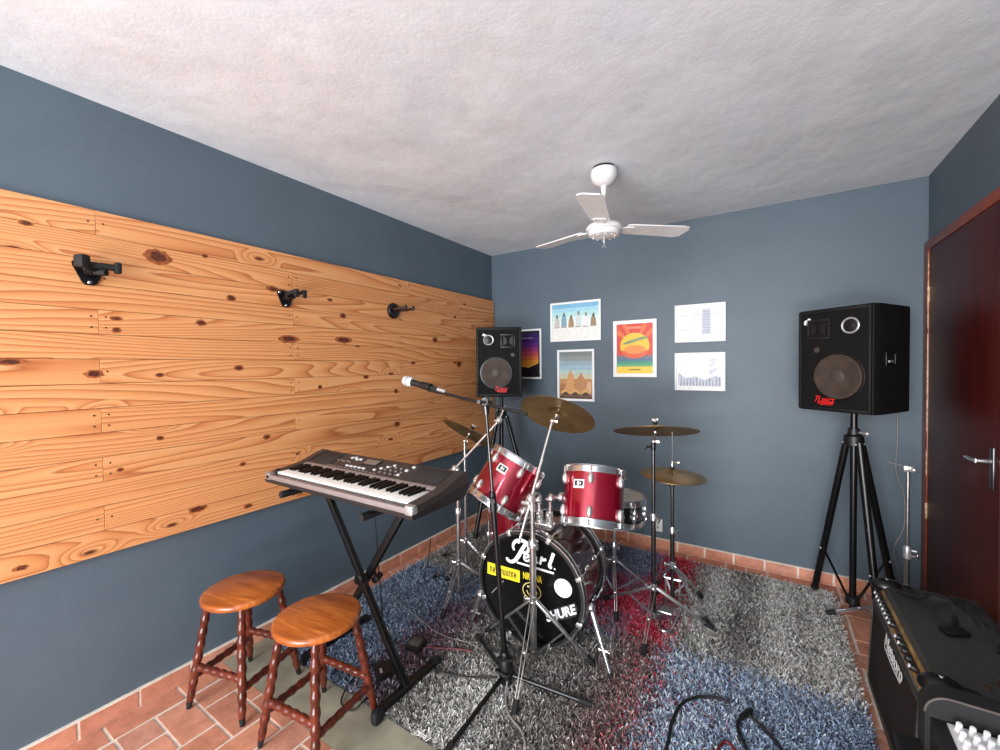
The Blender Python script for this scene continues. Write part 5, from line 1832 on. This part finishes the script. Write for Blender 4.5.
# ------------------------------------------------------------------ mixer on a small black table, nearest the camera
tz = 0.500
tb = thing('side_table', 'small black table under the mixing console, bottom right', 'table', (2.83, -2.25, 0))
MB().mm(2.575, 3.065, -2.50, -1.985, tz-0.03, tz, 0.008).build('table_top', M['tolex'], tb)
for x_ in (2.61, 3.03):
    for y_ in (-2.46, -2.03):
        MB().mm(x_-0.018, x_+0.018, y_-0.018, y_+0.018, 0, tz-0.029, 0.003).build('leg', M['satin'], tb)
mx_ = thing('mixing_console', 'black mixing console with white knobs at the bottom right', 'mixer', (2.84, -2.24, tz))
XN0, XN1, YN0, YN1 = 2.632, 3.05, -2.44, -2.040
YZx = Matrix(((0, 0, 1, XN0), (1, 0, 0, 0), (0, 1, 0, 0), (0, 0, 0, 1)))
b = MB().prism([(YN0, tz+0.006), (YN1+0.03, tz+0.006), (YN1+0.03, tz+0.105), (YN1, tz+0.096), (YN0, tz+0.050)], YZx, XN1-XN0)
b.build('chassis', M['black'], mx_)
b = MB()
pts = []
HX0, HX1, HZ0, HZ1, rc = 2.622, 3.06, tz+0.004, tz+0.152, 0.046
for cx_, cz_, a0 in ((HX1-rc, HZ1-rc, 0), (HX0+rc, HZ1-rc, 90)):
    for k in range(9):
        a = math.radians(a0+k*11.25)
        pts.append((cx_+rc*math.cos(a), cz_+rc*math.sin(a)))
pts += [(HX0, HZ0), (HX1, HZ0)]
XZ = Matrix(((1, 0, 0, 0), (0, 0, -1, YN1+0.055), (0, 1, 0, 0), (0, 0, 0, 1)))
b.prism(pts, XZ, 0.055)
hd_ = b.build('rear_hood', M['rubber'], mx_, angle=30)
b = MB().tube([(p_[0], YN1+0.0, p_[1]) for p_ in pts[:18]], 0.0030, 8, 0)
b.build('hood_piping', M['cap'], hd_)
slp = math.atan2(0.046, YN1-YN0)
MPm = Matrix.Translation((XN0, YN1, tz+0.097)) @ Matrix.Rotation(slp, 4, 'X')
b = MB().box(MPm @ Vector(((XN1-XN0)/2+0.008, -0.20, 0.001)), (XN1-XN0-0.035, 0.385, 0.004), MPm.to_3x3(), 0.001)
b.build('control_surface', M['panelgrey'], mx_)
rr = random.Random(2)
n_k = 0
for i in range(13):
    for j in range(7):
        c_ = MPm @ Vector((0.042+0.0220*i, -0.022-0.024*j, 0.003))
        if n_k < 99:
            kn = MB().lathe([(0, 0), (0.0080, 0), (0.0075, 0.005), (0.0060, 0.008), (0.0056, 0.018), (0.0045, 0.020), (0, 0.020)], axis_m(c_, MPm.to_3x3() @ Vector((0, 0, 1))), 14).build('knob', M['knobwhite'], mx_)
            n_k += 1

# ------------------------------------------------------------------ bare stand behind the amplifier
wx, wy = 2.935, -0.385
t = thing('straight_stand', 'bare chrome stand between the amplifier and the back wall', 'stand', (wx, wy, 0))
tubes(t, wx, wy, [(0.02, 0.43, 0.0115), (0.42, 0.875, 0.0085)], 'oldchrome')
b = MB().box((wx, wy, 0.885), (0.040, 0.030, 0.034), None, 0.006).cyl((wx-0.015, wy, 0.895), (wx-0.085, wy-0.010, 0.915), 0.0035, seg=8).ball((wx+0.02, wy-0.012, 0.882), 0.014, seg=10)
b.build('top_clamp', M['lug'], t)
MB().lathe([(0.013, 0.395), (0.018, 0.40), (0.018, 0.455), (0.011, 0.468)], Matrix.Translation((wx, wy, 0)), 16).cyl((wx, wy, 0.445), (wx+0.035, wy-0.01, 0.445), 0.006, seg=8).build('height_clutch', M['silver'], t)
collar(t, wx, wy, 0.155)
legs(t, wx, wy, 0.15, 0.045, [(2.588, -0.475, RZ), (3.030, -0.150, 0.0), (2.985, -0.690, 0.0)], 'chrome', 0.022, 0.55)

# ------------------------------------------------------------------ little boxes and cables on the floor
def pedal(x, y, a, sz, label):
    t = thing('foot_pedal', label, 'pedal', None, Matrix.Translation((x, y, RZ-0.004)) @ Matrix.Rotation(a, 4, 'Z'), 'small black boxes on the rug')
    sx_, sy2, h_ = sz
    b = MB().prism([(-sy2/2, 0), (sy2/2, 0), (sy2/2, h_), (-sy2/2+0.012, h_*0.72), (-sy2/2, h_*0.6)], Matrix(((0, 0, 1, -sx_/2), (1, 0, 0, 0), (0, 1, 0, 0), (0, 0, 0, 1))), sx_)
    bmesh.ops.bevel(b.bm, geom=b.bm.edges[:], offset=0.003, segments=2, affect='EDGES')
    b.build('housing', M['black'], t)
    return t, sx_, sy2, h_


t, a_, c_, h_ = pedal(0.785, -1.915, math.radians(8), (0.086, 0.080, 0.036), 'small black foot pedal on the rug right of the keyboard stand')
b = MB().box((0, 0.0, h_*0.9), (0.064, 0.052, 0.005), Matrix.Rotation(math.atan2(h_*0.28, c_), 3, 'X'), 0.002)
b.build('tread', mat('worn_grey_rubber', (66, 66, 64), 0.6, var=0.2, scale=60), t)
t, a_, c_, h_ = pedal(0.785, -2.130, math.radians(-32), (0.090, 0.078, 0.036), 'small black power adapter by the front stool')
MB().box((0.018, -0.012, h_*0.86+0.002), (0.030, 0.010, 0.002), Matrix.Rotation(math.atan2(h_*0.28, c_), 3, 'X')).build('label_plate', M['silver'], t)


def cable(label, pts, r, m, name='cable', n=8, cat='cable'):
    o = MB().tube(pts, r, 8, n).build(name, M[m], None, Vector(pts[0]))
    return tag(o, label, cat)


CZ = RZ+0.006
cable('black cable looping over the blue part of the rug', [(2.02, -2.10, CZ), (1.985, -1.95, CZ), (1.985, -1.80, CZ+0.004), (1.980, -1.70, CZ), (2.000, -1.590, CZ+0.004), (2.050, -1.515, CZ), (2.115, -1.480, CZ+0.002), (2.165, -1.470, CZ-0.004)], 0.0065, 'cable')
c2 = thing('microphone_cable', 'black cable with plug bent sharply on the blue rug, bottom right', 'cable', (2.23, -1.53, CZ))
MB().tube([(2.245, -1.84, CZ), (2.238, -1.70, CZ), (2.208, -1.625, CZ+0.003), (2.203, -1.575, CZ+0.006), (2.222, -1.535, CZ+0.010)], 0.0065, 8).tube([(2.236, -1.520, CZ+0.012), (2.290, -1.552, CZ+0.004), (2.345, -1.620, CZ), (2.380, -1.72, CZ)], 0.0062, 8).build('lead', M['cable'], c2)
MB().cyl((2.212, -1.548, CZ+0.010), (2.240, -1.498, CZ+0.012), 0.0115, 0.0125, 14).cyl((2.240, -1.498, CZ+0.012), (2.246, -1.488, CZ+0.012), 0.0095, seg=12).build('plug', M['black'], c2)
cable('short dark red cable end on the blue rug', [(2.140, -1.80, CZ), (2.150, -1.725, CZ), (2.170, -1.690, CZ), (2.195, -1.705, CZ), (2.215, -1.76, CZ)], 0.0055, 'redcable')
cable('thin pale cable lying across the rug from the panel wall to the microphone stand', [(0.20, -1.58, CZ), (0.288, -1.633, CZ), (0.45, -1.69, CZ), (0.625, -1.733, CZ), (0.78, -1.772, CZ), (0.891, -1.775, CZ), (1.00, -1.752, CZ), (1.10, -1.765, CZ), (1.18, -1.815, CZ), (1.25, -1.86, CZ+0.02)], 0.0021, 'palecable')
cable('pale cable end running off the rug towards the camera', [(1.33, -1.90, 0.07), (1.35, -1.95, CZ), (1.41, -2.02, CZ), (1.490, -2.060, CZ), (1.545, -2.120, CZ), (1.58, -2.2, CZ)], 0.0042, 'palecable')
cable('black cable coiled around the hub of the microphone stand', [(hx+0.036*math.cos(a*0.9)+0.012*math.sin(a*2.3), hy+0.040*math.sin(a*0.9)-0.006, 0.06+0.008*a+0.012*math.sin(a*1.7)) for a in range(18)]+[(hx+0.05, hy+0.04, 0.17), (hx+0.07, hy+0.05, 0.11), (hx+0.05, hy+0.02, 0.06)], 0.0055, 'cable', n=4)
cable('dark cable curving over the rug from the foot pedal to the microphone stand', [(0.82, -1.935, CZ), (0.90, -1.97, CZ), (1.00, -1.985, CZ), (1.12, -1.955, CZ), (1.22, -1.90, CZ), (1.265, -1.885, CZ+0.01)], 0.0045, 'cable')
cable('dark red cable between the foot pedal and the pale cable', [(0.835, -1.895, CZ), (0.90, -1.865, CZ), (0.985, -1.82, CZ), (1.06, -1.795, CZ)], 0.0045, 'redcable')
cable('thin black cable from the power adapter around the stool leg', [(0.800, -2.165, CZ), (0.83, -2.20, CZ-0.004), (0.845, -2.29, CZ), (0.82, -2.33, 0.008), (0.74, -2.325, 0.008), (0.70, -2.24, CZ-0.002), (0.695, -2.13, CZ), (0.735, -2.085, CZ)], 0.0042, 'cable')
cable('thin black power lead hanging from the keyboard down to the rug', [(0.60, -2.045, KZ+0.02), (0.595, -2.02, 0.80), (0.60, -2.00, 0.62), (0.59, -1.98, 0.42), (0.60, -1.97, 0.2), (0.615, -1.965, 0.06), (0.66, -1.955, CZ), (0.705, -1.925, CZ)], 0.0032, 'cable')
cable('thin grey wire drooping along the wall beside the bare chrome stand', [(2.962, -0.012, 1.24), (2.966, -0.010, 1.0), (2.960, -0.012, 0.80), (2.995, -0.014, 0.66), (3.000, -0.020, 0.50), (2.985, -0.022, 0.42), (2.952, -0.024, 0.32), (2.965, -0.028, 0.20), (3.000, -0.028, 0.06), (3.02, -0.05, 0.008)], 0.0028, 'palecable')
cable('thin dark cable dropping to the blue rug between the keyboard and the cymbal stands', [(0.335, -1.30, 0.27), (0.325, -1.31, 0.16), (0.315, -1.33, 0.06), (0.33, -1.37, CZ), (0.40, -1.42, CZ)], 0.0035, 'cable')
